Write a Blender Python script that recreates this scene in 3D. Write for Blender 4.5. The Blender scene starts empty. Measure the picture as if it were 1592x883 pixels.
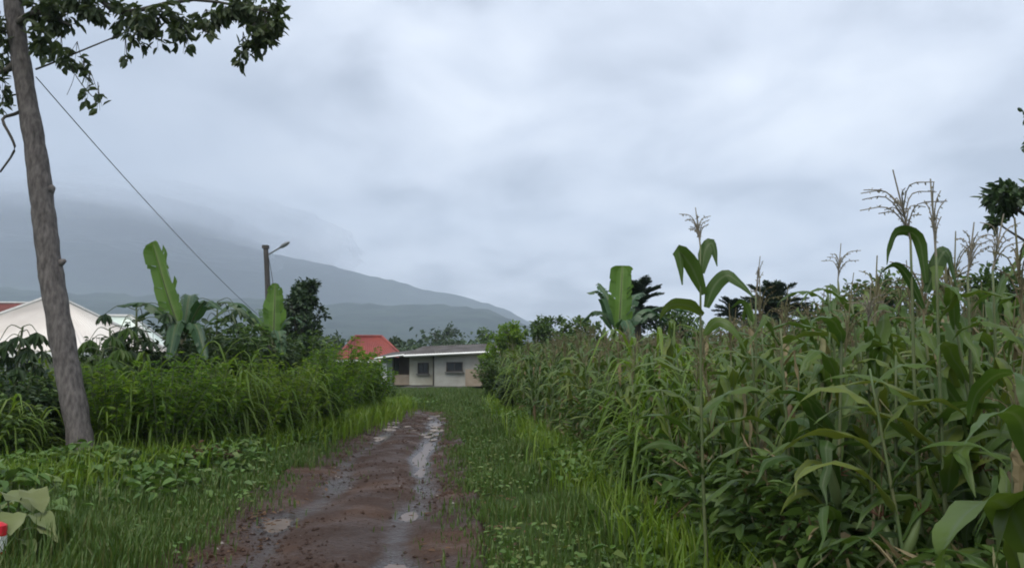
import bpy, math, random
import numpy as np
from mathutils import Vector

random.seed(7)
rng = np.random.default_rng(11)
scene = bpy.context.scene
col = scene.collection
R = math.radians
EYE = 1.65
FPX = 1250.0
PITCH = math.atan(123.5 / FPX)


def at(px, py, Y):
    """world point at depth Y seen at photo pixel (px, py)"""
    dx, dy = (px - 796) / FPX, (441.5 - py) / FPX
    d = np.array([dx, math.cos(PITCH) - dy * math.sin(PITCH), math.sin(PITCH) + dy * math.cos(PITCH)])
    return d * (Y / d[1]) + np.array([0, 0, EYE])


def gx(px, Y):
    return at(px, 565, Y)[0]


# ------------------------------------------------------------------ materials
def mat(name):
    m = bpy.data.materials.new(name)
    m.use_nodes = True
    nt = m.node_tree
    nt.nodes.clear()
    return m, nt, nt.nodes, nt.links


def N(nodes, t, **kw):
    n = nodes.new(t)
    for k, v in kw.items():
        setattr(n, k, v)
    return n


def ramp(nodes, links, fac, stops):
    r = nodes.new('ShaderNodeValToRGB')
    e = r.color_ramp.elements
    while len(e) < len(stops):
        e.new(0.5)
    for i, (p, c) in enumerate(stops):
        e[i].position = p
        e[i].color = (*c, 1)
    links.new(fac, r.inputs['Fac'])
    return r.outputs['Color']


def mix(nodes, links, fac, a, b, mode='MIX'):
    m = nodes.new('ShaderNodeMix')
    m.data_type = 'RGBA'
    m.blend_type = mode
    for v, i in ((fac, 0), (a, 6), (b, 7)):
        if isinstance(v, (int, float)):
            m.inputs[i].default_value = v
        elif isinstance(v, tuple):
            m.inputs[i].default_value = (*v, 1)
        else:
            links.new(v, m.inputs[i])
    return m.outputs[2]


def leaf_mat(name, cols, trans=0.3, rough=0.45, rib=None, spec=0.4, patch=None, noise_scale=3.0):
    """foliage: hue differs leaf by leaf and plant by plant, light passes through the blade"""
    m, nt, nd, lk = mat(name)
    geo = N(nd, 'ShaderNodeNewGeometry')
    oi = N(nd, 'ShaderNodeObjectInfo')
    add = N(nd, 'ShaderNodeMath', operation='MULTIPLY_ADD')
    lk.new(oi.outputs['Random'], add.inputs[0])
    add.inputs[1].default_value = 0.35
    sc = N(nd, 'ShaderNodeMath', operation='MULTIPLY')
    lk.new(geo.outputs['Random Per Island'], sc.inputs[0])
    sc.inputs[1].default_value = 0.65
    lk.new(sc.outputs[0], add.inputs[2])
    n = len(cols)
    c = ramp(nd, lk, add.outputs[0], [((i + 0.5) / n, cc) for i, cc in enumerate(cols)])
    tc = N(nd, 'ShaderNodeTexCoord')
    ns = N(nd, 'ShaderNodeTexNoise')
    ns.inputs['Scale'].default_value = noise_scale
    ns.inputs['Detail'].default_value = 4
    lk.new(tc.outputs['Object'], ns.inputs['Vector'])
    if patch:
        f = N(nd, 'ShaderNodeMapRange')
        lk.new(ns.outputs['Fac'], f.inputs[0])
        f.inputs[1].default_value = 0.58
        f.inputs[2].default_value = 0.72
        f.inputs[4].default_value = 0.8
        c = mix(nd, lk, f.outputs[0], c, patch)
    if rib:
        uv = N(nd, 'ShaderNodeSeparateXYZ')
        lk.new(tc.outputs['UV'], uv.inputs[0])
        d = N(nd, 'ShaderNodeMath', operation='SUBTRACT')
        lk.new(uv.outputs[0], d.inputs[0])
        d.inputs[1].default_value = 0.5
        a = N(nd, 'ShaderNodeMath', operation='ABSOLUTE')
        lk.new(d.outputs[0], a.inputs[0])
        f = N(nd, 'ShaderNodeMapRange')
        lk.new(a.outputs[0], f.inputs[0])
        f.inputs[1].default_value = 0.03
        f.inputs[2].default_value = 0.10
        f.inputs[3].default_value = 0.75
        f.inputs[4].default_value = 0.0
        c = mix(nd, lk, f.outputs[0], c, rib)
    b = N(nd, 'ShaderNodeBsdfPrincipled')
    lk.new(c, b.inputs['Base Color'])
    b.inputs['Roughness'].default_value = rough
    b.inputs['Specular IOR Level'].default_value = spec
    t = N(nd, 'ShaderNodeBsdfTranslucent')
    tcol = mix(nd, lk, 1.0, c, (1.0, 1.0, 0.55), 'MULTIPLY')
    lk.new(tcol, t.inputs['Color'])
    ms = N(nd, 'ShaderNodeMixShader')
    ms.inputs[0].default_value = trans
    lk.new(b.outputs[0], ms.inputs[1])
    lk.new(t.outputs[0], ms.inputs[2])
    o = N(nd, 'ShaderNodeOutputMaterial')
    lk.new(ms.outputs[0], o.inputs['Surface'])
    return m


def solid_mat(name, c1, c2, scale=6.0, rough=0.8, bump=0.0, detail=6, lo=0.35, hi=0.65, spec=0.3, stretch=(1, 1, 1), metal=0.0):
    m, nt, nd, lk = mat(name)
    tc = N(nd, 'ShaderNodeTexCoord')
    mp = N(nd, 'ShaderNodeMapping')
    mp.inputs['Scale'].default_value = stretch
    lk.new(tc.outputs['Object'], mp.inputs[0])
    ns = N(nd, 'ShaderNodeTexNoise')
    ns.inputs['Scale'].default_value = scale
    ns.inputs['Detail'].default_value = detail
    lk.new(mp.outputs[0], ns.inputs['Vector'])
    c = ramp(nd, lk, ns.outputs['Fac'], [(lo, c1), (hi, c2)])
    b = N(nd, 'ShaderNodeBsdfPrincipled')
    lk.new(c, b.inputs['Base Color'])
    b.inputs['Roughness'].default_value = rough
    b.inputs['Specular IOR Level'].default_value = spec
    b.inputs['Metallic'].default_value = metal
    if bump:
        bp = N(nd, 'ShaderNodeBump')
        bp.inputs['Strength'].default_value = bump
        bp.inputs['Distance'].default_value = 0.02
        lk.new(ns.outputs['Fac'], bp.inputs['Height'])
        lk.new(bp.outputs[0], b.inputs['Normal'])
    o = N(nd, 'ShaderNodeOutputMaterial')
    lk.new(b.outputs[0], o.inputs['Surface'])
    return m


M = {}
M['maize_leaf'] = leaf_mat('maize_leaf', [(.038, .080, .016), (.054, .104, .020), (.070, .125, .024), (.092, .145, .026), (.14, .175, .035)],
                           trans=.38, rough=.48, rib=(.11, .155, .07), spec=.32, patch=(.075, .10, .028))
M['maize_dry'] = leaf_mat('maize_dry', [(.20, .155, .08), (.30, .245, .14), (.14, .10, .055), (.22, .21, .10)], trans=.25, rough=.7)
M['maize_stalk'] = solid_mat('maize_stalk', (.07, .11, .04), (.12, .13, .06), 8, .5)
M['tassel_pale'] = leaf_mat('tassel_pale', [(.24, .22, .18), (.30, .27, .21), (.20, .18, .15)], trans=.3, rough=.8)
M['tassel'] = leaf_mat('tassel', [(.11, .12, .05), (.17, .155, .08), (.14, .105, .06)], trans=.2, rough=.8)
M['husk'] = leaf_mat('husk', [(.10, .15, .05), (.14, .18, .07)], trans=.2, rough=.5)
M['silk'] = solid_mat('silk', (.16, .07, .04), (.10, .045, .03), 20, .6)
M['banana_leaf'] = leaf_mat('banana_leaf', [(.10, .19, .035), (.13, .24, .05), (.15, .26, .06)], trans=.45, rough=.38, rib=(.25, .33, .13))
M['banana_dark'] = leaf_mat('banana_dark', [(.035, .085, .035), (.05, .11, .04), (.06, .12, .045)], trans=.3, rough=.38, rib=(.14, .2, .09))
M['banana_dead'] = leaf_mat('banana_dead', [(.17, .10, .05), (.22, .14, .07)], trans=.2, rough=.8)
M['banana_stem'] = solid_mat('banana_stem', (.07, .10, .035), (.13, .11, .05), 5, .5, stretch=(1, 1, .3))
M['banana_stem_red'] = solid_mat('banana_stem_red', (.16, .075, .04), (.10, .08, .035), 4, .6, stretch=(1, 1, .4))
M['tree_leaf'] = leaf_mat('tree_leaf', [(.040, .066, .034), (.056, .086, .038), (.075, .105, .044), (.095, .125, .05)], trans=.35, rough=.5)
M['dark_leaf'] = leaf_mat('dark_leaf', [(.028, .056, .022), (.040, .074, .026), (.055, .094, .03)], trans=.2, rough=.5)
M['mid_leaf'] = leaf_mat('mid_leaf', [(.045, .090, .020), (.065, .120, .024), (.085, .15, .03), (.105, .165, .036)], trans=.3, rough=.5)
M['bright_leaf'] = leaf_mat('bright_leaf', [(.07, .15, .02), (.12, .22, .024), (.17, .28, .03), (.20, .27, .05)], trans=.62, rough=.5)
M['cane_leaf'] = leaf_mat('cane_leaf', [(.10, .185, .018), (.13, .225, .022), (.16, .25, .028), (.18, .25, .04)], trans=.5, rough=.45, rib=(.13, .2, .07))
M['weed_leaf'] = leaf_mat('weed_leaf', [(.05, .105, .022), (.07, .14, .026), (.09, .17, .032), (.115, .185, .045), (.15, .17, .05)], trans=.3, rough=.5)
M['pale_leaf'] = leaf_mat('pale_leaf', [(.12, .17, .05), (.16, .20, .07), (.20, .22, .09)], trans=.35, rough=.45)
M['palm_leaf'] = leaf_mat('palm_leaf', [(.022, .045, .024), (.032, .06, .03), (.045, .075, .035)], trans=.15, rough=.45)
M['grass'] = leaf_mat('grass', [(.040, .088, .016), (.056, .112, .02), (.072, .130, .024), (.088, .142, .03), (.12, .13, .045)], trans=.35, rough=.55)
M['brown_leaf'] = leaf_mat('brown_leaf', [(.10, .055, .03), (.14, .08, .045), (.07, .05, .03)], trans=.2, rough=.8)
M['bark'] = solid_mat('bark', (.060, .053, .050), (.175, .155, .145), 22, .9, .6, 12, .30, .70, stretch=(1, 1, .35))
M['bark_dark'] = solid_mat('bark_dark', (.05, .045, .038), (.10, .09, .075), 9, .9, .6, stretch=(1, 1, .3))
M['green_stem'] = solid_mat('green_stem', (.07, .10, .04), (.11, .13, .06), 8, .6)
M['pole_wood'] = solid_mat('pole_wood', (.05, .045, .042), (.085, .078, .07), 6, .85, .3, stretch=(2, 2, .2))
M['metal'] = solid_mat('metal', (.22, .23, .24), (.30, .31, .32), 10, .45, metal=.6)
M['wire'] = solid_mat('wire', (.05, .05, .055), (.07, .07, .075), 10, .6)
M['white_roof'] = solid_mat('white_roof', (.66, .61, .56), (.74, .70, .65), .8, .6)
M['pale_roof'] = solid_mat('pale_roof', (.60, .68, .62), (.74, .80, .74), 1.5, .5)
M['roof_ridge'] = solid_mat('roof_ridge', (.42, .42, .40), (.52, .52, .50), 4, .6)
M['red_roof'] = solid_mat('red_roof', (.27, .065, .05), (.19, .05, .045), 1.2, .6)
M['maroon_roof'] = solid_mat('maroon_roof', (.22, .07, .06), (.16, .06, .05), 1.2, .7)
M['tin_roof'] = solid_mat('tin_roof', (.06, .05, .045), (.12, .112, .105), 1.1, .75)
M['white_paint'] = solid_mat('white_paint', (.70, .70, .67), (.78, .78, .75), 4, .6)
M['cream_wall'] = solid_mat('cream_wall', (.33, .31, .24), (.46, .45, .38), 1.3, .9, .1, 7)
M['grey_wall'] = solid_mat('grey_wall', (.30, .295, .26), (.40, .395, .36), 1.3, .9, .1, 7)
M['green_wall'] = solid_mat('green_wall', (.20, .25, .21), (.27, .32, .27), 1.5, .9)
M['brown_wall'] = solid_mat('brown_wall', (.24, .19, .14), (.30, .25, .19), 2.0, .9)
M['dark_wall'] = solid_mat('dark_wall', (.10, .075, .07), (.14, .11, .10), 2.0, .9)
M['concrete'] = solid_mat('concrete', (.11, .105, .10), (.17, .165, .155), 3, .9, .2)
M['dark_wood'] = solid_mat('dark_wood', (.035, .03, .027), (.06, .052, .045), 8, .8, .3, stretch=(3, 3, .4))
M['stone'] = solid_mat('stone', (.16, .135, .12), (.30, .27, .25), 9, .75, .4)
M['red_paint'] = solid_mat('red_paint', (.55, .02, .035), (.48, .02, .03), 3, .4)
mg, nt, nd, lk = mat('window_glass')
b = N(nd, 'ShaderNodeBsdfPrincipled')
b.inputs['Base Color'].default_value = (.03, .035, .04, 1)
b.inputs['Roughness'].default_value = .15
o = N(nd, 'ShaderNodeOutputMaterial')
lk.new(b.outputs[0], o.inputs[0])
M['glass'] = mg

# ground: moist soil under the plants, dull green litter far off
m, nt, nd, lk = mat('soil')
tc = N(nd, 'ShaderNodeTexCoord')
n1 = N(nd, 'ShaderNodeTexNoise'); n1.inputs['Scale'].default_value = .35; n1.inputs['Detail'].default_value = 8
n2 = N(nd, 'ShaderNodeTexNoise'); n2.inputs['Scale'].default_value = 9; n2.inputs['Detail'].default_value = 8
lk.new(tc.outputs['Object'], n1.inputs['Vector']); lk.new(tc.outputs['Object'], n2.inputs['Vector'])
ca = ramp(nd, lk, n2.outputs['Fac'], [(.3, (.022, .036, .012)), (.55, (.032, .05, .016)), (.75, (.05, .042, .022))])
cb = ramp(nd, lk, n1.outputs['Fac'], [(.4, (.028, .055, .014)), (.6, (.045, .068, .02))])
c = mix(nd, lk, .5, ca, cb)
b = N(nd, 'ShaderNodeBsdfPrincipled'); b.inputs['Roughness'].default_value = 1.0; b.inputs['Specular IOR Level'].default_value = .05
lk.new(c, b.inputs['Base Color'])
bp = N(nd, 'ShaderNodeBump'); bp.inputs['Strength'].default_value = .6; bp.inputs['Distance'].default_value = .04
lk.new(n2.outputs['Fac'], bp.inputs['Height']); lk.new(bp.outputs[0], b.inputs['Normal'])
o = N(nd, 'ShaderNodeOutputMaterial'); lk.new(b.outputs[0], o.inputs[0])
M['soil'] = m

# wet brown mud of the track
m, nt, nd, lk = mat('mud')
tc = N(nd, 'ShaderNodeTexCoord')
n1 = N(nd, 'ShaderNodeTexNoise'); n1.inputs['Scale'].default_value = .9; n1.inputs['Detail'].default_value = 7
n2 = N(nd, 'ShaderNodeTexNoise'); n2.inputs['Scale'].default_value = 22; n2.inputs['Detail'].default_value = 9
n3 = N(nd, 'ShaderNodeTexNoise'); n3.inputs['Scale'].default_value = 1.7; n3.inputs['Detail'].default_value = 5
for q in (n1, n2, n3):
    lk.new(tc.outputs['Object'], q.inputs['Vector'])
ca = ramp(nd, lk, n1.outputs['Fac'], [(.3, (.036, .022, .017)), (.5, (.052, .031, .024)), (.72, (.10, .055, .034))])
cb = ramp(nd, lk, n2.outputs['Fac'], [(.3, (.028, .018, .014)), (.55, (.05, .033, .026)), (.75, (.10, .072, .056))])
c = mix(nd, lk, .45, ca, cb)
b = N(nd, 'ShaderNodeBsdfPrincipled')
lk.new(c, b.inputs['Base Color'])
rr = N(nd, 'ShaderNodeMapRange'); lk.new(n3.outputs['Fac'], rr.inputs[0])
rr.inputs[1].default_value = .40; rr.inputs[2].default_value = .62; rr.inputs[3].default_value = .55; rr.inputs[4].default_value = 1.0
b.inputs['Specular IOR Level'].default_value = .18
gp = N(nd, 'ShaderNodeNewGeometry'); sz = N(nd, 'ShaderNodeSeparateXYZ'); lk.new(gp.outputs['Position'], sz.inputs[0])
wet = N(nd, 'ShaderNodeMapRange', interpolation_type='SMOOTHSTEP'); lk.new(sz.outputs[2], wet.inputs[0])
wet.inputs[1].default_value = -.052; wet.inputs[2].default_value = -.006; wet.inputs[3].default_value = 1; wet.inputs[4].default_value = 0
rx_ = N(nd, 'ShaderNodeMapRange'); lk.new(wet.outputs[0], rx_.inputs[0]); lk.new(rr.outputs[0], rx_.inputs[3]); rx_.inputs[4].default_value = .28
lk.new(rx_.outputs[0], b.inputs['Roughness'])
sp_ = N(nd, 'ShaderNodeMapRange'); lk.new(wet.outputs[0], sp_.inputs[0]); sp_.inputs[3].default_value = .15; sp_.inputs[4].default_value = .5
lk.new(sp_.outputs[0], b.inputs['Specular IOR Level'])
lk.new(mix(nd, lk, wet.outputs[0], c, (.030, .020, .016)), b.inputs['Base Color'])
bp = N(nd, 'ShaderNodeBump'); bp.inputs['Strength'].default_value = 1.0; bp.inputs['Distance'].default_value = .04
lk.new(n2.outputs['Fac'], bp.inputs['Height']); lk.new(bp.outputs[0], b.inputs['Normal'])
o = N(nd, 'ShaderNodeOutputMaterial'); lk.new(b.outputs[0], o.inputs[0])
M['mud'] = m

# muddy standing water
m, nt, nd, lk = mat('puddle_water')
b = N(nd, 'ShaderNodeBsdfPrincipled')
b.inputs['Base Color'].default_value = (.13, .10, .085, 1)
b.inputs['Roughness'].default_value = .3
b.inputs['IOR'].default_value = 1.2
b.inputs['Specular IOR Level'].default_value = .4
tc = N(nd, 'ShaderNodeTexCoord')
n2 = N(nd, 'ShaderNodeTexNoise'); n2.inputs['Scale'].default_value = 8
lk.new(tc.outputs['Object'], n2.inputs['Vector'])
bp = N(nd, 'ShaderNodeBump'); bp.inputs['Strength'].default_value = .08; bp.inputs['Distance'].default_value = .02
lk.new(n2.outputs['Fac'], bp.inputs['Height']); lk.new(bp.outputs[0], b.inputs['Normal'])
o = N(nd, 'ShaderNodeOutputMaterial'); lk.new(b.outputs[0], o.inputs[0])
M['water'] = m

M['hill'] = solid_mat('hill_forest', (.012, .024, .024), (.032, .05, .04), .02, .95, 0, 10, .35, .65, .1)


# ------------------------------------------------------------------ mesh building
class MB:
    def __init__(s):
        s.v, s.q, s.t, s.uv, s.qm, s.tm, s.n = [], [], [], [], [], [], 0

    def add(s, v, q=None, t=None, uv=None, mi=0):
        v = np.asarray(v, float).reshape(-1, 3)
        s.v.append(v)
        s.uv.append(np.zeros((len(v), 2)) if uv is None else np.asarray(uv, float))
        if q is not None and len(q):
            q = np.asarray(q, int).reshape(-1, 4); s.q.append(q + s.n); s.qm.append(np.full(len(q), mi))
        if t is not None and len(t):
            t = np.asarray(t, int).reshape(-1, 3); s.t.append(t + s.n); s.tm.append(np.full(len(t), mi))
        s.n += len(v)
        return s

    def arrays(s):
        z = lambda L, w: np.concatenate(L) if L else np.zeros((0, w), int)
        y = lambda L: np.concatenate(L) if L else np.zeros(0, int)
        return (np.concatenate(s.v), z(s.q, 4), z(s.t, 3), np.concatenate(s.uv), y(s.qm), y(s.tm))

    def merge(s, o, mi=None, loc=(0, 0, 0), rz=0.0, sc=1.0, lean=(0, 0)):
        v, q, t, uv, qm, tm = o.arrays() if isinstance(o, MB) else o
        v = v * sc
        c, n = math.cos(rz), math.sin(rz)
        v = np.stack([v[:, 0] * c - v[:, 1] * n + lean[0] * v[:, 2], v[:, 0] * n + v[:, 1] * c + lean[1] * v[:, 2], v[:, 2]], 1) + np.asarray(loc)
        s.v.append(v); s.uv.append(uv)
        if len(q): s.q.append(q + s.n); s.qm.append(qm if mi is None else np.full(len(q), mi))
        if len(t): s.t.append(t + s.n); s.tm.append(tm if mi is None else np.full(len(t), mi))
        s.n += len(v)

    def mesh(s, name, mats, smooth=False):
        v, q, t, uv, qm, tm = s.arrays()
        me = bpy.data.meshes.new(name)
        me.vertices.add(len(v)); me.vertices.foreach_set('co', v.astype(np.float32).ravel())
        idx = np.concatenate([q.ravel(), t.ravel()])
        me.loops.add(len(idx)); me.loops.foreach_set('vertex_index', idx.astype(np.int32))
        nq, ntr = len(q), len(t)
        start = np.concatenate([np.arange(nq) * 4, nq * 4 + np.arange(ntr) * 3]).astype(np.int32)
        me.polygons.add(nq + ntr)
        me.polygons.foreach_set('loop_start', start)
        me.polygons.foreach_set('material_index', np.concatenate([qm, tm]).astype(np.int32))
        me.polygons.foreach_set('use_smooth', np.full(nq + ntr, smooth))
        ul = me.uv_layers.new(name='UVMap')
        ul.data.foreach_set('uv', uv[idx].astype(np.float32).ravel())
        for m in (mats if isinstance(mats, (list, tuple)) else [mats]):
            me.materials.append(M[m])
        me.update(calc_edges=True)
        me.validate()
        return me

    def build(s, name, mats, parent=None, smooth=False, loc=None):
        o = bpy.data.objects.new(name, s.mesh(name, mats, smooth))
        col.objects.link(o)
        if parent: o.parent = parent
        if loc is not None: o.location = loc
        return o


def tag(o, label=None, cat=None, group=None, kind=None):
    if label: o['label'] = label
    if cat: o['category'] = cat
    if group: o['group'] = group
    if kind: o['kind'] = kind
    return o


def thing(name, label, cat, loc, rz=0.0, group=None):
    o = bpy.data.objects.new(name, None)
    o.empty_display_size = .1
    col.objects.link(o)
    o.location = [float(c) for c in loc]
    o.rotation_euler = (0, 0, rz)
    return tag(o, label, cat, group)


def copy_tree(o, parent=None):
    c = o.copy(); col.objects.link(c)
    if parent: c.parent = parent
    for ch in list(o.children):
        copy_tree(ch, c)
    return c


def unit(a):
    a = np.asarray(a, float)
    return a / np.maximum(np.linalg.norm(a, axis=-1, keepdims=True), 1e-9)


def rdir(n, g=None):
    return unit((g or rng).normal(size=(n, 3)))


def box(mb, c, s, mi=0, rz=0):
    x, y, z = [k / 2 for k in s]
    v = np.array([[a * x, b * y, d * z] for a in (-1, 1) for b in (-1, 1) for d in (-1, 1)])
    co, si = math.cos(rz), math.sin(rz)
    v = np.stack([v[:, 0] * co - v[:, 1] * si, v[:, 0] * si + v[:, 1] * co, v[:, 2]], 1) + np.asarray(c)
    mb.add(v, [[0, 1, 3, 2], [4, 6, 7, 5], [0, 4, 5, 1], [2, 3, 7, 6], [0, 2, 6, 4], [1, 5, 7, 3]], mi=mi)


def spline(pts, n):
    """Catmull-Rom through pts, n samples"""
    p = np.asarray(pts, float)
    p = np.vstack([2 * p[0] - p[1], p, 2 * p[-1] - p[-2]])
    k = len(p) - 3
    u = np.linspace(0, k - 1e-6, n)
    i = u.astype(int); f = (u - i)[:, None]
    a, b, c, d = p[i], p[i + 1], p[i + 2], p[i + 3]
    return .5 * (2 * b + (c - a) * f + (2 * a - 5 * b + 4 * c - d) * f ** 2 + (3 * b - a - 3 * c + d) * f ** 3)


def tube(mb, pts, rad, sides=8, mi=0, cap=True, rough=0.0):
    p = np.asarray(pts, float); n = len(p)
    rad = np.broadcast_to(np.asarray(rad, float), (n,))
    t = unit(np.gradient(p, axis=0))
    ref = np.array([0, 0, 1.0]) if abs(t[0][2]) < .9 else np.array([1.0, 0, 0])
    s = unit(np.cross(t, ref)); u = np.cross(s, t)
    a = np.linspace(0, 2 * math.pi, sides, endpoint=False)
    rr = rad[:, None] * (1 + rough * rng.uniform(-1, 1, (n, sides)))
    ring = p[:, None, :] + rr[..., None] * (np.cos(a)[None, :, None] * s[:, None] + np.sin(a)[None, :, None] * u[:, None])
    i = np.arange(n - 1)[:, None] * sides; j = np.arange(sides)[None]; k = (j + 1) % sides
    q = np.stack([i + j, i + k, i + sides + k, i + sides + j], -1).reshape(-1, 4)
    v = ring.reshape(-1, 3); tr = []
    if cap:
        v = np.vstack([v, p[:1], p[-1:]])
        b0, b1, e = n * sides, n * sides + 1, (n - 1) * sides
        tr = [[b0, (x + 1) % sides, x] for x in range(sides)] + [[b1, e + x, e + (x + 1) % sides] for x in range(sides)]
    mb.add(v, q, tr, mi=mi)


def strip(mb, pts, w, side, fold=.0, up=None, mi=0, wave=0.0, g=None):
    """a blade: 3 verts across, keeled along its midrib"""
    p = np.asarray(pts, float); n = len(p)
    w = np.broadcast_to(np.asarray(w, float), (n,))[:, None]
    side = np.broadcast_to(np.asarray(side, float), (n, 3))
    t = unit(np.gradient(p, axis=0))
    nm = unit(np.cross(side, t))
    sgn = np.where(nm[:, 2:3] < -.2, 1, 1)
    l = p - side * w * .5 + nm * w * fold * sgn
    r = p + side * w * .5 + nm * w * fold * sgn
    if wave:
        g = g or rng
        ph = np.arange(n) * g.uniform(1.1, 1.9)
        l = l + nm * w * wave * np.sin(ph + g.uniform(0, 6))[:, None]
        r = r + nm * w * wave * np.sin(ph + g.uniform(0, 6))[:, None]
    v = np.stack([l, p, r], 1).reshape(-1, 3)
    k = np.arange(n - 1) * 3
    q = np.concatenate([np.stack([k, k + 1, k + 4, k + 3], 1), np.stack([k + 1, k + 2, k + 5, k + 4], 1)])
    vv = np.repeat(np.linspace(0, 1, n), 3)
    uv = np.stack([np.tile([0, .5, 1.0], n), vv], 1)
    mb.add(v, q, uv=uv, mi=mi)


def leaves(mb, P, A, Nn, L, W, fold=.18, droop=.12, mi=0, shape=(.33, .5, .72, .40)):
    """many simple leaves at once: 6 verts, two keeled quads each"""
    n = len(P)
    if not n: return
    A = unit(A); S = unit(np.cross(A, Nn)); U = np.cross(S, A)
    L = np.broadcast_to(np.asarray(L, float), (n,))[:, None]; W = np.broadcast_to(np.asarray(W, float), (n,))[:, None]
    a, wa, b, wb = shape
    base = P
    m1 = P + A * L * a + U * W * fold; m2 = P + A * L * b + U * W * fold * .7 - U * L * droop * .4
    tip = P + A * L - U * L * droop
    v = np.stack([base, m1 - S * W * wa, m2 - S * W * wb, tip, m2 + S * W * wb, m1 + S * W * wa], 1).reshape(-1, 3)
    k = np.arange(n) * 6
    q = np.concatenate([np.stack([k, k + 3, k + 2, k + 1], 1), np.stack([k, k + 5, k + 4, k + 3], 1)])
    uv = np.tile([[.5, 0], [0, .35], [.1, .75], [.5, 1], [.9, .75], [1, .35]], (n, 1))
    mb.add(v, q, uv=uv, mi=mi)


def clump(lf, tw, c, r, n, L, W, g=None, hang=.5, flat=.75, mi=0, twigs=7, start=None, shell=.5):
    """a leafy clump: short twigs leaving the centre, leaves in whorls along them"""
    g = g or rng
    c = np.asarray(c, float)
    s0 = c if start is None else np.asarray(start, float)
    per = max(3, n // twigs)
    for k in range(twigs):
        d = unit(g.normal(size=3)) * [1, 1, flat]
        e = c + d * r * g.uniform(.55, 1.0)
        mid = (s0 + e) / 2 + g.normal(size=3) * r * .1
        pts = spline([s0, mid, e], 6)
        tube(tw, pts, np.linspace(.012, .004, 6) * max(.5, r), 4, cap=False)
        f = shell + (1 - shell) * g.uniform(0, 1, per) ** .6
        ii = np.clip(f * 5, 0, 4.999); i0 = ii.astype(int); fr = (ii - i0)[:, None]
        P = pts[i0] * (1 - fr) + pts[i0 + 1] * fr + g.normal(size=(per, 3)) * r * .12
        out = unit(P - c)
        A = unit(out * .8 + g.normal(size=(per, 3)) * .7 + [0, 0, -hang])
        Nn = unit(g.normal(size=(per, 3)) * .6 + [0, 0, 1])
        leaves(lf, P, A, Nn, L * g.uniform(.65, 1.2, per), W * g.uniform(.7, 1.2, per), mi=mi)


# ------------------------------------------------------------------ noise for terrain (numpy value noise)
def vnoise(x, y, seed=0):
    xi, yi = np.floor(x).astype(np.int64), np.floor(y).astype(np.int64)
    fx, fy = x - xi, y - yi
    fx = fx * fx * (3 - 2 * fx); fy = fy * fy * (3 - 2 * fy)

    def h(a, b):
        n = (a * 374761393 + b * 668265263 + seed * 974634777) & 0xffffffff
        n = ((n ^ (n >> 13)) * 1274126177) & 0xffffffff
        return ((n ^ (n >> 16)) & 0xffff) / 65535.0
    return (h(xi, yi) * (1 - fx) + h(xi + 1, yi) * fx) * (1 - fy) + (h(xi, yi + 1) * (1 - fx) + h(xi + 1, yi + 1) * fx) * fy


def fbm(x, y, seed=0, o=4):
    s, a, f = 0, .5, 1.0
    for k in range(o):
        s = s + a * vnoise(x * f, y * f, seed + k); a *= .5; f *= 2.03
    return s


def road_x(D):
    D = np.asarray(D, float)
    base = -1.45 - .080 * (D - 6.5)
    return base - np.where(D > 24.0, (np.maximum(D - 24.0, 0)) ** 2 * .05, 0)


HALF = 1.14


def field_x(D):
    return 1.40 - .080 * (np.asarray(D, float) - 6.5)


def thick_x(D):
    """roadside edge of the thicket left of the track"""
    return np.interp(D, [0, 8, 11.8, 16, 20, 24, 30, 40], [-6.8, -6.2, -5.5, -4.6, -4.25, -4.1, -4.6, -6.0])


LIM_L, LIM_R = 1.78, 1.49


def lim(x, y):
    return np.where(np.asarray(x, float) < road_x(y), LIM_L, LIM_R)


def ground_z(x, y):
    x, y = np.asarray(x, float), np.asarray(y, float)
    z = (fbm(x * .5, y * .5, 3) - .47) * .16 + (fbm(x * 2.2, y * 2.2, 9, 3) - .44) * .05
    d = np.abs(x - road_x(y))
    k = np.clip((lim(x, y) - d) / .45, 0, 1)
    k = np.where((y > -8) & (y < 45), k, 0)
    near = np.clip(1 - np.hypot(x, y) / 150, 0, 1)
    z = z * near
    return z * (1 - k) - .16 * k


# ------------------------------------------------------------------ ground, track, puddles
u = np.linspace(-1, 1, 321)
gx_ = np.sinh(u * 7.2) / math.sinh(7.2) * 3300
v_ = np.linspace(-1, 1, 361)
gy_ = np.sinh(v_ * 7.0) / math.sinh(7.0) * 3300 + 12
xx, yy = np.meshgrid(gx_, gy_)
mb = MB()
nx = len(gx_)
i = (np.arange(len(gy_) - 1)[:, None] * nx + np.arange(nx - 1)[None]).ravel()
mb.add(np.stack([xx, yy, ground_z(xx, yy)], -1).reshape(-1, 3), np.stack([i, i + 1, i + nx + 1, i + nx], 1))
tag(mb.build('ground', 'soil', smooth=True), kind='structure')

ys = np.concatenate([np.arange(-6, 3, .12), np.arange(3, 14, .028), np.arange(14, 36, .07)])
s = np.linspace(-1, 1, 111)
Y2, S2 = np.meshgrid(ys, s, indexing='ij')
lat = np.where(S2 < 0, S2 * (LIM_L - .05), S2 * (LIM_R - .05))
X2 = road_x(Y2) + lat + (fbm(Y2 * .6, S2 * 0 + 5, 40, 3) - .45) * .35 * np.abs(S2) * np.sign(S2)


def rut(l, c, w):
    return np.exp(-((l - c) / w) ** 2)


wob = (fbm(Y2 * .35, Y2 * 0 + 1, 77, 3) - .45) * .5
z = .012 - .043 * (rut(lat, -.62 + wob, .24) + rut(lat, .58 + wob, .24)) + .02 * rut(lat, wob, .3)
z += (fbm(lat * 1.3, Y2 * .18, 21, 2) - .38) * .022 + (fbm(X2 * 4.5, Y2 * 1.6, 31, 4) - .47) * .018 + (fbm(X2 * 11, Y2 * 10, 33, 3) - .44) * .024
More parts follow.
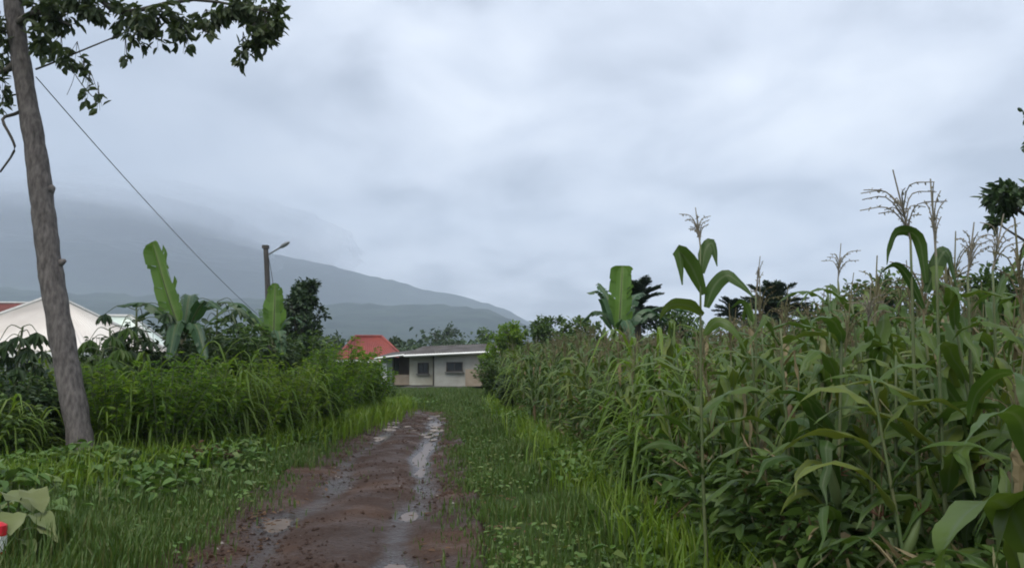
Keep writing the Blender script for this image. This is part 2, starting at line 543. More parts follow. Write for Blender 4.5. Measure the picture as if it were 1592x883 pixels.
# hollows that hold the puddles: (lateral, along, half widths, depth)
for (l0, y0, a, bb, d) in ((.55, 6.8, .24, .34, .042), (.52, 9.2, .18, .34, .040), (-.94, 8.8, .20, .75, .050), (-.73, 11.5, .18, .6, .044),
                           (.55, 11.2, .12, .5, .034), (.5, 12.6, .14, .45, .036), (.50, 14.2, .24, 1.2, .042), (.42, 16.8, .32, 1.5, .046), (.3, 19.8, .5, .8, .046), (-.1, 21.5, .7, .6, .046),
                           (-.8, 23.0, .5, .7, .05), (.5, 22.8, .5, .7, .048), (-.55, 18.6, .22, .8, .036), (-1.25, 6.9, .3, .18, .04)):
    z -= d * np.exp(-(((lat - l0) / a) ** 2 + ((Y2 - y0) / bb) ** 2))
z += .05 * np.clip((np.abs(S2) - .72) / .28, 0, 1) - .22 * np.clip((np.abs(S2) - .90) / .10, 0, 1)
mb = MB()
ns = len(s)
i = (np.arange(len(ys) - 1)[:, None] * ns + np.arange(ns - 1)[None]).ravel()
mb.add(np.stack([X2, Y2, z], -1).reshape(-1, 3), np.stack([i, i + 1, i + ns + 1, i + ns], 1))
tag(mb.build('track', 'mud', smooth=True), kind='structure')

WL = -.053
yw = np.arange(-4, 35, .25)
mb = MB()
v = []
for Y in yw:
    for k in (-1, 1):
        v.append([float(road_x(Y)) + k * (HALF - .02), Y, WL])
i = np.arange(len(yw) - 1) * 2
mb.add(v, np.stack([i, i + 1, i + 3, i + 2], 1))
tag(mb.build('puddle_water', 'water'), kind='structure')


# ------------------------------------------------------------------ hills far off
def hills(name, dist, prof, depth, seed, amp):
    px = np.linspace(-700, 2300, 260)
    top = np.interp(px, [p[0] for p in prof], [p[1] for p in prof])
    t = np.linspace(0, 1, 46)
    V = []
    for k in t:
        D = dist + (k - 1) * depth if k <= 1 else dist
        X = (px - 796) / FPX * dist * (1 + .0 * k)
        hz = (565 - top) / FPX * dist
        sh = k ** 1.25
        nz = (fbm(X / 260, np.full_like(X, D / 260), seed, 5) - .47) * amp * (.25 + k) * np.clip(hz / 60, .15, 1)
        nz += (fbm(X / 26, np.full_like(X, D / 26), seed + 5, 3) - .44) * 10 * np.clip(hz / 60, .1, 1)
        zz = hz * sh + nz * (k > 0)
        V.append(np.stack([X, np.full_like(X, D), np.where(k > 0, zz, -4)], 1))
    D = dist + depth * .6
    V.append(np.stack([(px - 796) / FPX * dist, np.full_like(px, D), np.full_like(px, -4.0)], 1))
    mb = MB(); n = len(px)
    i = (np.arange(len(V) - 1)[:, None] * n + np.arange(n - 1)[None]).ravel()
    mb.add(np.concatenate(V), np.stack([i, i + 1, i + n + 1, i + n], 1))
    return tag(mb.build(name, 'hill', smooth=True), kind='structure')


hills('mountain', 2600, [(-900, 330), (-200, 335), (60, 338), (220, 350), (330, 372), (430, 398), (520, 416), (620, 440), (700, 460), (790, 488),
                         (850, 520), (1000, 548), (1592, 556), (2600, 556)], 1100, 5, 45)
hills('hills', 1500, [(-900, 446), (0, 452), (200, 458), (400, 462), (560, 468), (680, 470), (760, 480), (810, 500), (900, 530), (1300, 548), (2600, 555)], 700, 15, 40)


# ------------------------------------------------------------------ houses
def roof_panel(mb, a, b, c, d, nrib=30, h=.03, th=.05, mi=0):
    """corrugated sheet on the quad a-b (eave) c-d (ridge), with thickness"""
    a, b, c, d = [np.asarray(k, float) for k in (a, b, c, d)]
    nrm = unit(np.cross(b - a, d - a))
    n = nrib * 4 + 1
    s = np.linspace(0, 1, n)[:, None]
    w = (np.sin(np.linspace(0, nrib * 2 * math.pi, n)) * h)[:, None] * nrm
    lo, hi = a + (b - a) * s + w, d + (c - d) * s + w
    v = np.concatenate([lo, hi, lo - nrm * th, hi - nrm * th])
    i = np.arange(n - 1)
    q = np.concatenate([np.stack([i, i + 1, n + i + 1, n + i], 1), np.stack([2 * n + i, 3 * n + i, 3 * n + i + 1, 2 * n + i + 1], 1),
                        np.stack([i, 2 * n + i, 2 * n + i + 1, i + 1], 1), np.stack([n + i, n + i + 1, 3 * n + i + 1, 3 * n + i], 1),
                        [[0, n, 3 * n, 2 * n], [n - 1, 3 * n - 1, 4 * n - 1, 2 * n - 1]]])
    mb.add(v, q, mi=mi)


def hip_roof(name, mt, parent, w, d, ze, zr, ridge, over=.5, ridge_mat='roof_ridge', nrib=40):
    hw, hd, hr = w / 2 + over, d / 2 + over, ridge / 2
    mb = MB()
    A, B, C, D = (-hw, -hd, ze), (hw, -hd, ze), (hw, hd, ze), (-hw, hd, ze)
    E, F = (-hr, 0, zr), (hr, 0, zr)
    roof_panel(mb, A, B, F, E, nrib); roof_panel(mb, C, D, E, F, nrib)
    roof_panel(mb, B, C, F, F, nrib // 2); roof_panel(mb, D, A, E, E, nrib // 2)
    o = mb.build(name, mt, parent)
    rb = MB()
    for p, q in ((A, E), (B, F), (C, F), (D, E), (E, F)):
        if p == q: continue
        tube(rb, np.linspace(p, q, 4) + [0, 0, .05], .09, 6)
    rb.build('ridge_cap', ridge_mat, o)
    fb = MB()
    for p, q in ((A, B), (B, C), (C, D), (D, A)):
        p, q = np.array(p), np.array(q)
        box(fb, (p + q) / 2 - [0, 0, .16], (np.linalg.norm(q - p), .04, .2), rz=math.atan2(q[1] - p[1], q[0] - p[0]))
    fb.build('fascia', 'white_paint', o)
    return o


def window(parent, x, z, w, h, yf, frame='white_paint'):
    f = MB()
    for dx, dz, a, b_ in ((-w / 2, 0, .07, h + .07), (w / 2, 0, .07, h + .07), (0, -h / 2, w, .07), (0, h / 2, w, .07), (0, 0, .05, h)):
        box(f, (x + dx, yf - .04, z + dz), (a, .08, b_))
    fo = f.build('window', frame, parent)
    p = MB(); box(p, (x, yf - .012, z), (w - .02, .02, h - .02)); p.build('pane', 'glass', fo)
    sl = MB(); box(sl, (x, yf - .09, z - h / 2 - .08), (w + .25, .18, .07)); sl.build('sill', 'concrete', fo)
    return fo


# pale hip-roofed house behind the tall tree
c = at(-18, 560, 31)
h = thing('house', 'house with a broad cream white hip roof seen behind the tall tree trunk', 'house', (c[0], 31 + 4, 0), R(-9))
w = MB(); box(w, (0, 0, 1.1), (5.8, 6.0, 2.2)); w.build('wall', 'cream_wall', h)
hip_roof('roof', 'white_roof', h, 6.0, 6.4, 2.15, 4.4, 1.0, .5)
for x in (-2, 1.2): window(h, x, 1.3, 1.2, 1.0, -3.00)
c = at(158, 560, 40)
h = thing('house', 'small house with a pale green tin roof beside the cream white one', 'house', (c[0], 41.5, 0), R(12))
w = MB(); box(w, (0, 0, 1.25), (3.6, 3.4, 2.5)); w.build('wall', 'grey_wall', h)
hip_roof('roof', 'pale_roof', h, 3.6, 3.4, 2.55, 4.05, 1.2, .45, nrib=20)
window(h, .2, 1.4, .9, .9, -1.70)
c = at(-25, 560, 58)
h = thing('house', 'house with a dull maroon roof just showing at the left edge', 'house', (c[0], 61, 0), R(5))
w = MB(); box(w, (0, 0, 1.9), (4.6, 5, 3.8)); w.build('wall', 'brown_wall', h)
hip_roof('roof', 'maroon_roof', h, 4.6, 5, 3.9, 6.2, 2.6, .5, nrib=20)
window(h, .3, 2.1, 1.0, 1.1, -2.50)

# red-roofed house
c = at(557, 575, 60)
h = thing('house', 'house under a bright red roof beyond the bend of the track', 'house', (c[0] + .2, 63, 0), R(14))
w = MB(); box(w, (0, 0, 1.0), (4.2, 4.4, 2.0)); w.build('wall', 'dark_wall', h)
hip_roof('roof', 'red_roof', h, 4.2, 4.4, 2.0, 3.75, 2.0, .45, ridge_mat='red_roof', nrib=24)
dm = MB(); roof_panel(dm, (.6, -2.9, 1.75), (2.5, -2.9, 1.75), (2.5, -1.3, 2.5), (.6, -1.3, 2.5), 10); dm.build('porch_roof', 'red_roof', h)
window(h, -.7, 1.1, .8, .8, -2.20)
d_ = MB(); box(d_, (1.4, -2.23, .95), (.8, .06, 1.9)); d_.build('door', 'dark_wood', h)
for x in (.75, 2.3):
    p = MB(); box(p, (x, -2.75, .85), (.12, .12, 1.7)); p.build('pillar', 'white_paint', h)

# long low house closing the view
H0 = 50.5
hx0, hx1 = gx(583, H0), gx(790, H0)
hc = (hx0 + hx1) / 2; W = hx1 - hx0
h = thing('house', 'long low cream plastered house with a grey tin roof at the end of the track', 'house', (hc, H0, 0), R(-5))


def hxp(px): return gx(px, H0) - hc


def wallbox(name, px0, px1, z0, z1, y0, y1, mt):
    m_ = MB(); a, b_ = hxp(px0), hxp(px1)
    box(m_, ((a + b_) / 2, (y0 + y1) / 2, (z0 + z1) / 2), (b_ - a, y1 - y0, z1 - z0)); return m_.build(name, mt, h)


wallbox('wall', 675, 792, .25, 2.40, 0, 5.5, 'grey_wall')
wallbox('wall', 634, 673, .30, 2.22, .35, 5.5, 'cream_wall')
wallbox('wall', 586, 606, .20, 2.05, .6, 5.5, 'green_wall')
wallbox('wall', 606.6, 633.4, .30, 2.15, 2.2, 5.5, 'brown_wall')
wallbox('porch_wall', 609, 633, .30, .95, .5, .65, 'brown_wall')
wallbox('foundation', 630, 795, -.05, .245, -.12, 5.6, 'concrete')
wallbox('foundation', 584, 629.5, -.05, .195, .3, 5.6, 'concrete')
wallbox('pillar', 606.2, 608.6, .30, 2.15, .42, .54, 'dark_wood')
wallbox('pillar', 673.2, 674.8, .26, 2.38, -.06, .3, 'dark_wood')
wallbox('outhouse_wall', 728, 790, .28, 1.3, -1.1, -.04, 'brown_wall')
window(h, hxp(656), 1.36, .62, .62, .35, 'dark_wood')
window(h, hxp(707), 1.45, .95, .52, 0, 'dark_wood')
wd = MB(); box(wd, (hxp(593), .585, 1.05), (.28, .05, 1.2)); wd.build('shutter', 'white_paint', h)
mb = MB()
a, b_ = hxp(630), hxp(800)
roof_panel(mb, (a, -.6, 2.20), (b_, -.6, 2.50), (b_, 3.0, 3.02), (a + .5, 3.0, 2.78), 40)
roof_panel(mb, (b_, 6.2, 2.45), (a, 6.2, 2.15), (a + .5, 3.0, 2.78), (b_, 3.0, 3.02), 40)
rf = mb.build('roof', 'tin_roof', h)
fm = MB()
v0, v1 = np.array([a, -.64, 2.11]), np.array([b_, -.64, 2.41])
tube(fm, np.linspace(v0, v1, 3), .075, 4)
fm.build('fascia', 'white_paint', rf)
mb = MB()
a, b_ = hxp(581), hxp(634)
roof_panel(mb, (a, -.1, 2.02), (b_, -.3, 2.28), (b_, 4.8, 2.62), (a, 4.8, 2.4), 14)
rf = mb.build('porch_roof', 'tin_roof', h)
fm = MB(); tube(fm, np.linspace([a, -.14, 1.96], [b_, -.34, 2.2], 3), .06, 4); fm.build('fascia', 'white_paint', rf)


# ------------------------------------------------------------------ street lamp pole and its wire
top = at(413, 383, 34)
base = np.array([top[0] + .25, 34, 0])
h = thing('lamp_pole', 'dark wooden pole with a slanting lamp arm rising above the banana plants', 'lamp pole', base)
m_ = MB(); tube(m_, spline([[0, 0, -.1], [-.02, 0, 3], [-.12, 0, 5], top - base], 14), np.linspace(.14, .10, 14), 10); m_.build('pole', 'pole_wood', h, True)
e = at(447, 378, 33.6) - base; s_ = at(417, 396, 34) - base
m_ = MB(); tube(m_, np.linspace(s_, e, 5), .035, 8); ao = m_.build('arm', 'metal', h)
lm = MB(); tube(lm, np.linspace(s_ + (e - s_) * .62, e + (e - s_) * .08, 4), [.05, .09, .09, .05], 8); lm.build('lamp_head', 'metal', ao)
m_ = MB(); box(m_, top - base + [0, 0, -.03], (.25, .25, .14)); m_.build('cap', 'pole_wood', h)
m_ = MB(); tube(m_, spline([s_ + [.02, 0, -.1], s_ + [.25, 0, -1.3], s_ + [.35, 0, -2.6]], 8), .014, 5); m_.build('stay', 'wire', h)

TD = 12.0
p0 = at(56, 120, TD - .15)
w_end = at(531, 557, 61.0)
t = np.linspace(0, 1, 60)[:, None]
ln = p0 + (w_end - p0) * t
ln[:, 2] -= (4 * 1.3 * t * (1 - t))[:, 0]
m_ = MB(); tube(m_, ln, .008, 5)
tag(m_.build('wire', 'wire'), 'thin dark wire slung from the tall trunk down towards the red roofed house', 'wire')


# ------------------------------------------------------------------ the tall tree on the left
base = at(130, 735, TD); base[2] = ground_z(base[0], base[1]) - .05
T = thing('roadside_tree', 'tall tree with a bare leaning grey trunk on the left verge', 'tree', base)
spec = [(132, 748, 70), (129, 722, 50), (121, 660, 43), (106, 580, 43), (92, 500, 42), (80, 430, 41), (71, 360, 40), (64, 300, 40), (55, 230, 37), (43, 160, 34),
        (32, 90, 32), (22, 20, 32), (14, -60, 30), (10, -150, 27), (4, -260, 22), (-8, -380, 15), (-10, -480, 8)]
P = np.array([at(x, y, TD) for x, y, d in spec]) - base
rad = np.array([d for x, y, d in spec]) / FPX * TD / 2 * .86
n = 90
pts = spline(P, n); rr = np.interp(np.linspace(0, len(spec) - 1, n), range(len(spec)), rad)
rr = rr * (1 + .05 * np.sin(np.arange(n) * 1.3) * np.sin(np.arange(n) * .37))
m_ = MB(); tube(m_, pts, rr, 20, rough=.035)
for (px, py, r_) in ((84, 294, .10), (44, 285, .07), (62, 432, .09), (102, 408, .07), (60, 178, .07), (118, 640, .06)):   # old branch knots
    c = at(px, py, TD) - base; inn = np.array([np.interp(c[2], pts[:, 2], pts[:, 0]), np.interp(c[2], pts[:, 2], pts[:, 1]), c[2] - .05])
    tube(m_, spline([inn, (inn + c) / 2, c + [0, 0, .03]], 5), [r_ * 1.5, r_ * 1.35, r_ * 1.05, r_ * .8, r_ * .35], 9, rough=.08)
m_.build('trunk', 'bark', T, True)
lf, tw = MB(), MB()
g = np.random.default_rng(5)
limbs = [[(20, 10, 12), (80, -30, 12), (150, -5, 11.8), (190, 20, 11.7), (300, 0, 11.6), (420, 20, 11.5)],
         [(24, 40, 12), (60, 20, 11.7), (110, 40, 11.5)],
         [(14, -60, 12), (-60, -80, 11.8), (-200, -60, 11.5)],
         [(10, -150, 12), (90, -230, 12.3), (230, -270, 12.6)],
         [(4, -260, 12), (-120, -330, 12.4), (-260, -350, 12.8)],
         [(16, -80, 12), (60, -150, 13.2), (90, -180, 14.6)], [(12, -120, 12), (30, -190, 10.8), (60, -230, 9.6)],
         [(30, 95, 12), (8, 110, 11.9), (-30, 120, 11.8)], [(46, 168, 12), (22, 178, 11.9), (4, 186, 11.8), (18, 215, 11.8), (22, 235, 11.8), (0, 268, 11.8)]]
for L_ in limbs:
    q = spline([at(*k) - base for k in L_], 16)
    b_ = MB(); tube(b_, q, np.linspace(.075 if len(L_) < 6 or L_[0][1] < 100 else .03, .014, 16), 8, rough=.04); b_.build('branch', 'bark_dark', T, True)
cl = [(60, 15, 11.8, .32, 70), (100, 25, 11.7, .34, 80), (75, 60, 11.6, .26, 45), (120, 5, 11.7, .3, 60), (95, 95, 11.6, .20, 26), (120, 105, 11.6, .16, 16), (52, 70, 11.7, .16, 16),
      (150, 15, 11.7, .3, 55), (195, 25, 11.7, .32, 60), (230, 30, 11.6, .32, 62), (210, 60, 11.6, .18, 18), (265, 25, 11.6, .32, 60), (290, 50, 11.6, .26, 36), (285, 75, 11.6, .15, 12), (245, 70, 11.6, .16, 12),
      (320, 15, 11.6, .3, 50), (320, 50, 11.6, .17, 16), (350, 10, 11.5, .24, 30), (385, 10, 11.5, .28, 60), (410, 15, 11.5, .34, 95), (425, 38, 11.5, .24, 52), (400, 55, 11.5, .24, 46), (378, 90, 11.5, .17, 24), (396, 75, 11.5, .15, 20), (412, 72, 11.5, .13, 14),
      (140, 150, 11.6, .13, 13), (130, 128, 11.6, .07, 4), (152, 168, 11.6, .07, 5), (8, 85, 11.9, .24, 36), (4, 140, 11.9, .2, 26), (8, 172, 11.9, .12, 12), (2, 40, 11.9, .26, 40), (195, 92, 11.6, .06, 3)]
for k in range(60):   # the rest of the crown, above the frame
    a_ = g.uniform(0, 6.283); r_ = g.uniform(.3, 3.6)
    cl.append((20 + math.cos(a_) * r_ * 105, g.uniform(-520, -90) + abs(math.cos(a_) * r_) * 20, 12 + math.sin(a_) * r_, g.uniform(.35, .6), 70))
for (px, py, D, r_, n_) in cl:
    c = at(px, py, D) - base
    st = at(px, py - 40, D) - base if py > 60 else None
    clump(lf, tw, c, r_, int(n_ * 1.7), .175, .078, g, hang=.9, flat=.8, twigs=max(3, n_ // 9), start=st, shell=.35)
tube(tw, spline([at(56, 108, 11.85) - base, at(80, 99, 11.7) - base, at(125, 80, 11.6) - base, at(186, 55, 11.6) - base], 10), np.linspace(.016, .010, 10), 6)
tube(tw, spline([at(110, 100, 11.6) - base, at(118, 118, 11.6) - base, at(130, 135, 11.6) - base, at(143, 150, 11.6) - base], 8), .007, 5)
tube(tw, spline([at(116, 116, 11.6) - base, at(112, 130, 11.6) - base, at(104, 148, 11.6) - base], 6), .004, 5)
lf.merge(tw, 1)
lf.build('crown', ['tree_leaf', 'bark_dark'], T)


# ------------------------------------------------------------------ general plants
def tree(name, label, px, D, top_py, w_px, mt, trunk_h=.35, n=16, nl=90, L=.16, W=.08, seed=1, wood='bark_dark', group=None, shape=1.0, cat='tree', flat=.75, squash=.9):
    g = np.random.default_rng(seed)
    x = gx(px, D); H = at(px, top_py, D)[2]; rw = w_px / FPX * D / 2
    base = (x, D, float(ground_z(x, D)) - .03)
    t_ = thing(name, label, cat, base, group=group)
    zc = H * trunk_h
    tk = MB(); tr_pts = spline([[0, 0, 0], [g.normal() * .06, 0, H * .35], [g.normal() * .12, g.normal() * .1, H * .85]], 10)
    tube(tk, tr_pts, np.linspace(max(.03, H * .022), .02, 10), 9, rough=.06)
    lf = MB()
    for k in range(n):
        f = (k + .5) / n
        z = zc + (H - zc) * (f ** .9) * squash
        ring = rw * (math.sin(math.pi * min(1, .22 + f * .70 * shape)) ** .7)
        a = g.uniform(0, 6.283)
        rr_ = ring * g.uniform(.2, .85)
        r_ = max(.18, rw * g.uniform(.30, .48))
        c = np.array([math.cos(a) * rr_, math.sin(a) * rr_, min(z, H - r_ * .55)])
        i0 = min(9, int(min(.95, z / H * .8) * 10)); s0 = tr_pts[i0]
        tube(tk, spline([s0, (s0 + c) / 2 + [0, 0, -.05 * H], c], 6), np.linspace(max(.012, H * .008), .006, 6), 5)
        clump(lf, tk, c, r_, int(nl * g.uniform(.6, 1.3)), L, W, g, hang=.35, flat=flat, twigs=9)
    tk.build('trunk', wood, t_); lf.build('crown', mt, t_)
    return t_


def shrub(label, x, D, H, rw, mt, n_stem=14, per=26, L=.13, W=.06, seed=1, group=None, name='shrub', cat='shrub', stem='green_stem', upright=.55, low=.1):
    """stems fanning from the base with leaves all along"""
    g = np.random.default_rng(seed)
    t_ = thing(name, label, cat, (x, D, float(ground_z(x, D)) - .02), group=group)
    st, lf = MB(), MB()
    for k in range(n_stem):
        a = g.uniform(0, 6.283); r0 = g.uniform(0, .25) * rw; r1 = rw * math.sqrt(g.uniform(.02, 1)); hh = H * g.uniform(.62, 1.0) * (1 - .30 * (r1 / rw) ** 2)
        d = np.array([math.cos(a), math.sin(a), 0])
        q = spline([d * r0, d * (r0 + (r1 - r0) * (1 - upright)) + [0, 0, hh * .55], d * r1 + [0, 0, hh]], 10)
        tube(st, q, np.linspace(.014, .004, 10), 5, cap=False)
        f = g.uniform(low, 1, per) ** .8 * 8.99
        i0 = f.astype(int); fr = (f - i0)[:, None]
        P = q[i0] * (1 - fr) + q[i0 + 1] * fr
        az = g.uniform(0, 6.283, per)
        A = np.stack([np.cos(az), np.sin(az), g.uniform(-.35, .6, per)], 1) + d * .3
        P = P + unit(A) * [[.03, .03, .02]]
        leaves(lf, P, A, unit(g.normal(size=(per, 3)) * .4 + [0, 0, 1]), L * g.uniform(.6, 1.25, per), W * g.uniform(.7, 1.2, per), droop=.25)
    st.build('stems', stem, t_); lf.build('leaves', mt, t_)
    return t_


def cane_proto(H, rw, n, seed, wide=.035):
    g = np.random.default_rng(seed)
    st, lf = MB(), MB()
    for k in range(n):
        a = g.uniform(0, 6.283); d = np.array([math.cos(a), math.sin(a), 0]); r0 = g.uniform(.05, .55) * rw
        hh = H * g.uniform(.45, .85)
        q = spline([d * r0, d * (r0 + .06) + [0, 0, hh * .5], d * (r0 + .22 * rw) + [0, 0, hh]], 8)
        tube(st, q, np.linspace(.009, .004, 8), 4, cap=False)
        for j in range(7):
            f = .25 + .75 * (j + g.uniform(0, .8)) / 7
            i0 = min(6, int(f * 7)); p = q[i0]
            az = a + g.normal() * 1.6; e = np.array([math.cos(az), math.sin(az), 0]); Ln = H * g.uniform(.28, .48)
            pts = spline([p, p + e * Ln * .28 + [0, 0, Ln * .42], p + e * Ln * .65 + [0, 0, Ln * g.uniform(.25, .55)], p + e * Ln * .95 + [0, 0, Ln * g.uniform(-.35, .3)]], 8)
            strip(lf, pts, wide * np.array([.6, .9, 1, 1, .9, .7, .45, .08]), [-math.sin(az), math.cos(az), 0], .15, g=g)
    return st, lf


# ------------------------------------------------------------------ bananas
def banana_leaf(mb, pts, w, side, g, tear=.35, rags=0.0, point=.55):
    """one blade: rounded outline, torn edges; pts along the midrib"""
    n = len(pts); t = np.linspace(0, 1, n)
    prof = np.minimum(1, (t / .14) ** .6) * np.clip((1 - t) / .10, 0, 1) ** .5 * (1 - point * np.clip((t - .38) / .62, 0, 1) ** 1.1)
    prof = np.maximum(prof, .02) * w
    p = np.asarray(pts); tg = unit(np.gradient(p, axis=0)); side = unit(np.asarray(side) - (tg * np.asarray(side)).sum(1, keepdims=True) * tg)
    nm = unit(np.cross(side, tg))
    for sg in (-1, 1):
        i = 0
        while i < n - 1:
            k = min(n - 1, i + int(g.integers(2, 6)) if g.random() > tear else i + 1)
            idx = np.arange(i, k + 1)
            drop = g.uniform(-.12, .22) + rags * g.uniform(0, .5)
            shrink = 1 - g.random() * .6 * tear - rags * g.random() * .3
            ww = prof[idx][:, None] * shrink
            taper = np.ones((len(idx), 1)); 
            if len(idx) > 1: taper[-1] = .93
            mid = p[idx] + sg * side[idx] * ww * .26 + nm[idx] * ww * .10
            out = p[idx] + sg * side[idx] * ww * .5 * taper - nm[idx] * ww * drop + tg[idx] * ww * .16
            m_ = len(idx); v = np.stack([p[idx], mid, out], 1).reshape(-1, 3)
            b_ = np.arange(m_ - 1) * 3
            q = np.concatenate([np.stack([b_, b_ + 1, b_ + 4, b_ + 3], 1), np.stack([b_ + 1, b_ + 2, b_ + 5, b_ + 4], 1)])
            if sg > 0: q = q[:, ::-1]
            mb.add(v, q, uv=np.stack([np.tile([.5, .5 + sg * .25, .5 + sg * .5], m_), np.repeat(t[idx], 3)], 1))
            i = k


def banana(label, px, D, crown_py, specs, seed, stem='banana_stem', dead=0, rad=.11, group=None):
    g = np.random.default_rng(seed)
    x = gx(px, D); H = at(px, crown_py, D)[2]
    base = np.array([x, D, float(ground_z(x, D)) - .03])
    t_ = thing('banana_plant', label, 'banana plant', base, group=group)
    m_ = MB(); tube(m_, spline([[0, 0, 0], [.03, 0, H * .5], [0, 0, H]], 10), np.linspace(rad, rad * .5, 10), 12, rough=.03); m_.build('pseudostem', stem, t_, True)
    for (kind, tipx, tipy, dD, w, bow, mt, rags) in specs:
        c = np.array([0, 0, H - .05]); e = at(tipx, tipy, D + dD) - base
        mid = (c + e) / 2 + np.array([0, 0, bow])
        q = spline([c, mid, e], 30)
        tg = unit(e - c)
        sd = np.cross(tg, [0, 1, 0.0]) if kind == 'up' else np.cross(tg, [0, 0, 1.0])
        if np.linalg.norm(sd) < .2: sd = np.array([1.0, 0, 0])
        lb = MB(); banana_leaf(lb, q[4:], w, unit(sd) + np.array([0, .25 * g.normal(), 0]), g, .42 + rags * .4, rags, .15 if (kind == 'up' and w > .68) else .6)
        lo = lb.build('leaf', mt, t_, False)
        rb = MB(); tube(rb, q - [0, 0, .004], np.linspace(.022, .005, 30), 6); rb.build('midrib', 'green_stem', lo)
    for k in range(dead):
        a = g.uniform(0, 6.283); d = np.array([math.cos(a), math.sin(a), 0])
        q = spline([[0, 0, H - .15], d * .3 + [0, 0, H - .2], d * .38 + [0, 0, H * .55]], 16)
        lb = MB(); banana_leaf(lb, q, .22, np.cross(d, [0, 0, 1.0]), g, .6, .5); lb.build('dead_leaf', 'banana_dead', t_)
    return t_


B, K = 'banana_leaf', 'banana_dark'
banana('banana plant holding one tall pale green leaf upright, between trunk and lamp pole', 283, 17, 520,
       [('up', 237, 376, .1, .80, -.1, B, .06), ('side', 182, 476, .3, .45, .35, K, .3), ('side', 208, 500, .6, .42, .40, K, .25), ('side', 345, 482, -.4, .42, .45, K, .2), ('side', 300, 470, 1.6, .45, .5, K, .1),
        ('side', 262, 560, -1.3, .42, .55, K, .2), ('side', 320, 560, -1.1, .40, .5, K, .2)], 3)
banana('smaller banana plant with a pointed young leaf right below the lamp pole', 424, 20, 530,
       [('up', 428, 440, .1, .66, .0, B, 0), ('side', 298, 486, .4, .42, .62, K, .35), ('side', 318, 505, -.5, .42, .75, K, .3), ('side', 360, 482, .5, .40, .30, B, .2), ('side', 372, 520, -.8, .40, .35, B, .2), ('side', 470, 500, .3, .38, .35, K, .2), ('side', 440, 560, -1.3, .4, .5, K, .1), ('side', 400, 480, 1.3, .4, .3, K, .1)], 4)
banana('banana plant with a reddish stem and one broad upright leaf behind the maize', 962, 21, 525,
       [('up', 968, 413, .1, .74, .02, B, .22), ('side', 912, 455, -.2, .40, .55, K, .65), ('side', 930, 440, 1.0, .5, .3, K, .3), ('side', 1040, 500, .2, .45, .55, K, .4),
        ('side', 1075, 485, .3, .45, .45, K, .3), ('side', 905, 500, .5, .42, .5, K, .4), ('side', 985, 540, -1.4, .42, .6, K, .3), ('side', 1000, 455, 1.2, .5, .4, K, .3)], 6, 'banana_stem_red', 2, .13)


# ------------------------------------------------------------------ papaya / cassava like umbrella plants
def umbrella(label, px, D, top_py, R_px, seed, mt='dark_leaf', n=26, name='cassava_plant', cat='cassava', lob=7, L=.32, group=None):
    g = np.random.default_rng(seed)
    x = gx(px, D); H = at(px, top_py, D)[2]; rr_ = R_px / FPX * D
    t_ = thing(name, label, cat, (x, D, float(ground_z(x, D)) - .02), group=group)
    st, lf = MB(), MB()
    tube(st, spline([[0, 0, 0], [g.normal() * .1, g.normal() * .1, H * .5], [0, 0, H * .93]], 8), np.linspace(.035, .018, 8), 8)
    for k in range(n):
        a = 6.283 * (k * .618) + g.normal() * .2; d = np.array([math.cos(a), math.sin(a), 0])
        r_ = rr_ * g.uniform(.5, 1.0); z0 = H * (.93 - .018 * k)
        e = d * r_ + [0, 0, z0 - r_ * g.uniform(-.1, .75)]
        q = spline([[0, 0, z0], d * r_ * .55 + [0, 0, z0 + r_ * .16], e], 8)
        tube(st, q, np.linspace(.010, .006, 8), 5, cap=False)
        az = a + np.linspace(-2.1, 2.1, lob)
        A = np.stack([np.cos(az), np.sin(az), np.full(lob, -.75)], 1)
        leaves(lf, np.tile(e, (lob, 1)), A, np.tile([0, 0, 1.0], (lob, 1)) + d * .2, L * g.uniform(.8, 1.15, lob), L * .30, droop=.28, shape=(.4, .42, .75, .34))
    st.build('stem', 'green_stem', t_); lf.build('leaves', mt, t_)


umbrella('dark cassava plant with drooping fingered leaves left of the tall banana leaf', 208, 16.2, 458, 48, 1)
umbrella('umbrella shaped cassava plant between the two banana plants', 335, 18.5, 452, 58, 2, n=30)
umbrella('small cassava plant against the cream white roof', 168, 15.2, 492, 34, 3, 'mid_leaf')
umbrella('thin dark cassava plant in front of the cream white roof at the left edge', 32, 14.0, 490, 36, 4)
umbrella('low cassava plant right of the tall trunk', 160, 13.6, 530, 40, 5, 'mid_leaf')
umbrella('cassava plant below the pointed young banana leaf', 395, 19.2, 500, 52, 8, 'mid_leaf')

# ------------------------------------------------------------------ trees further off
tree('broadleaf_tree', 'dense dark tree directly right of the lamp pole', 468, 30, 426, 92, 'dark_leaf', .2, 46, 150, .19, .10, 3)
tree('broadleaf_tree', 'loose bright green tree right of the long low house', 788, 38, 497, 84, 'bright_leaf', .12, 26, 130, .2, .10, 5)
tree('broadleaf_tree', 'slim dark green tree next to the bright green one behind the maize', 850, 38, 484, 80, 'mid_leaf', .15, 30, 130, .19, .10, 6)
tree('broadleaf_tree', 'spreading tree behind the red roofed house', 612, 78, 522, 46, 'dark_leaf', .3, 16, 60, .30, .17, 7)
tree('broadleaf_tree', 'hazy round tree rising behind the grey tin roof', 690, 105, 503, 70, 'dark_leaf', .3, 22, 70, .36, .2, 8)
tree('broadleaf_tree', 'grey green tree left of the red roofed house', 520, 82, 520, 60, 'dark_leaf', .3, 18, 60, .3, .17, 9)
tree('broadleaf_tree', 'low tree showing through the gap right of the grey tin roof', 752, 84, 508, 60, 'mid_leaf', .3, 16, 60, .3, .17, 10)
tree('broadleaf_tree', 'rounded pale green tree behind the tall maize tassels', 1385, 22, 428, 190, 'mid_leaf', .2, 52, 140, .17, .09, 11)
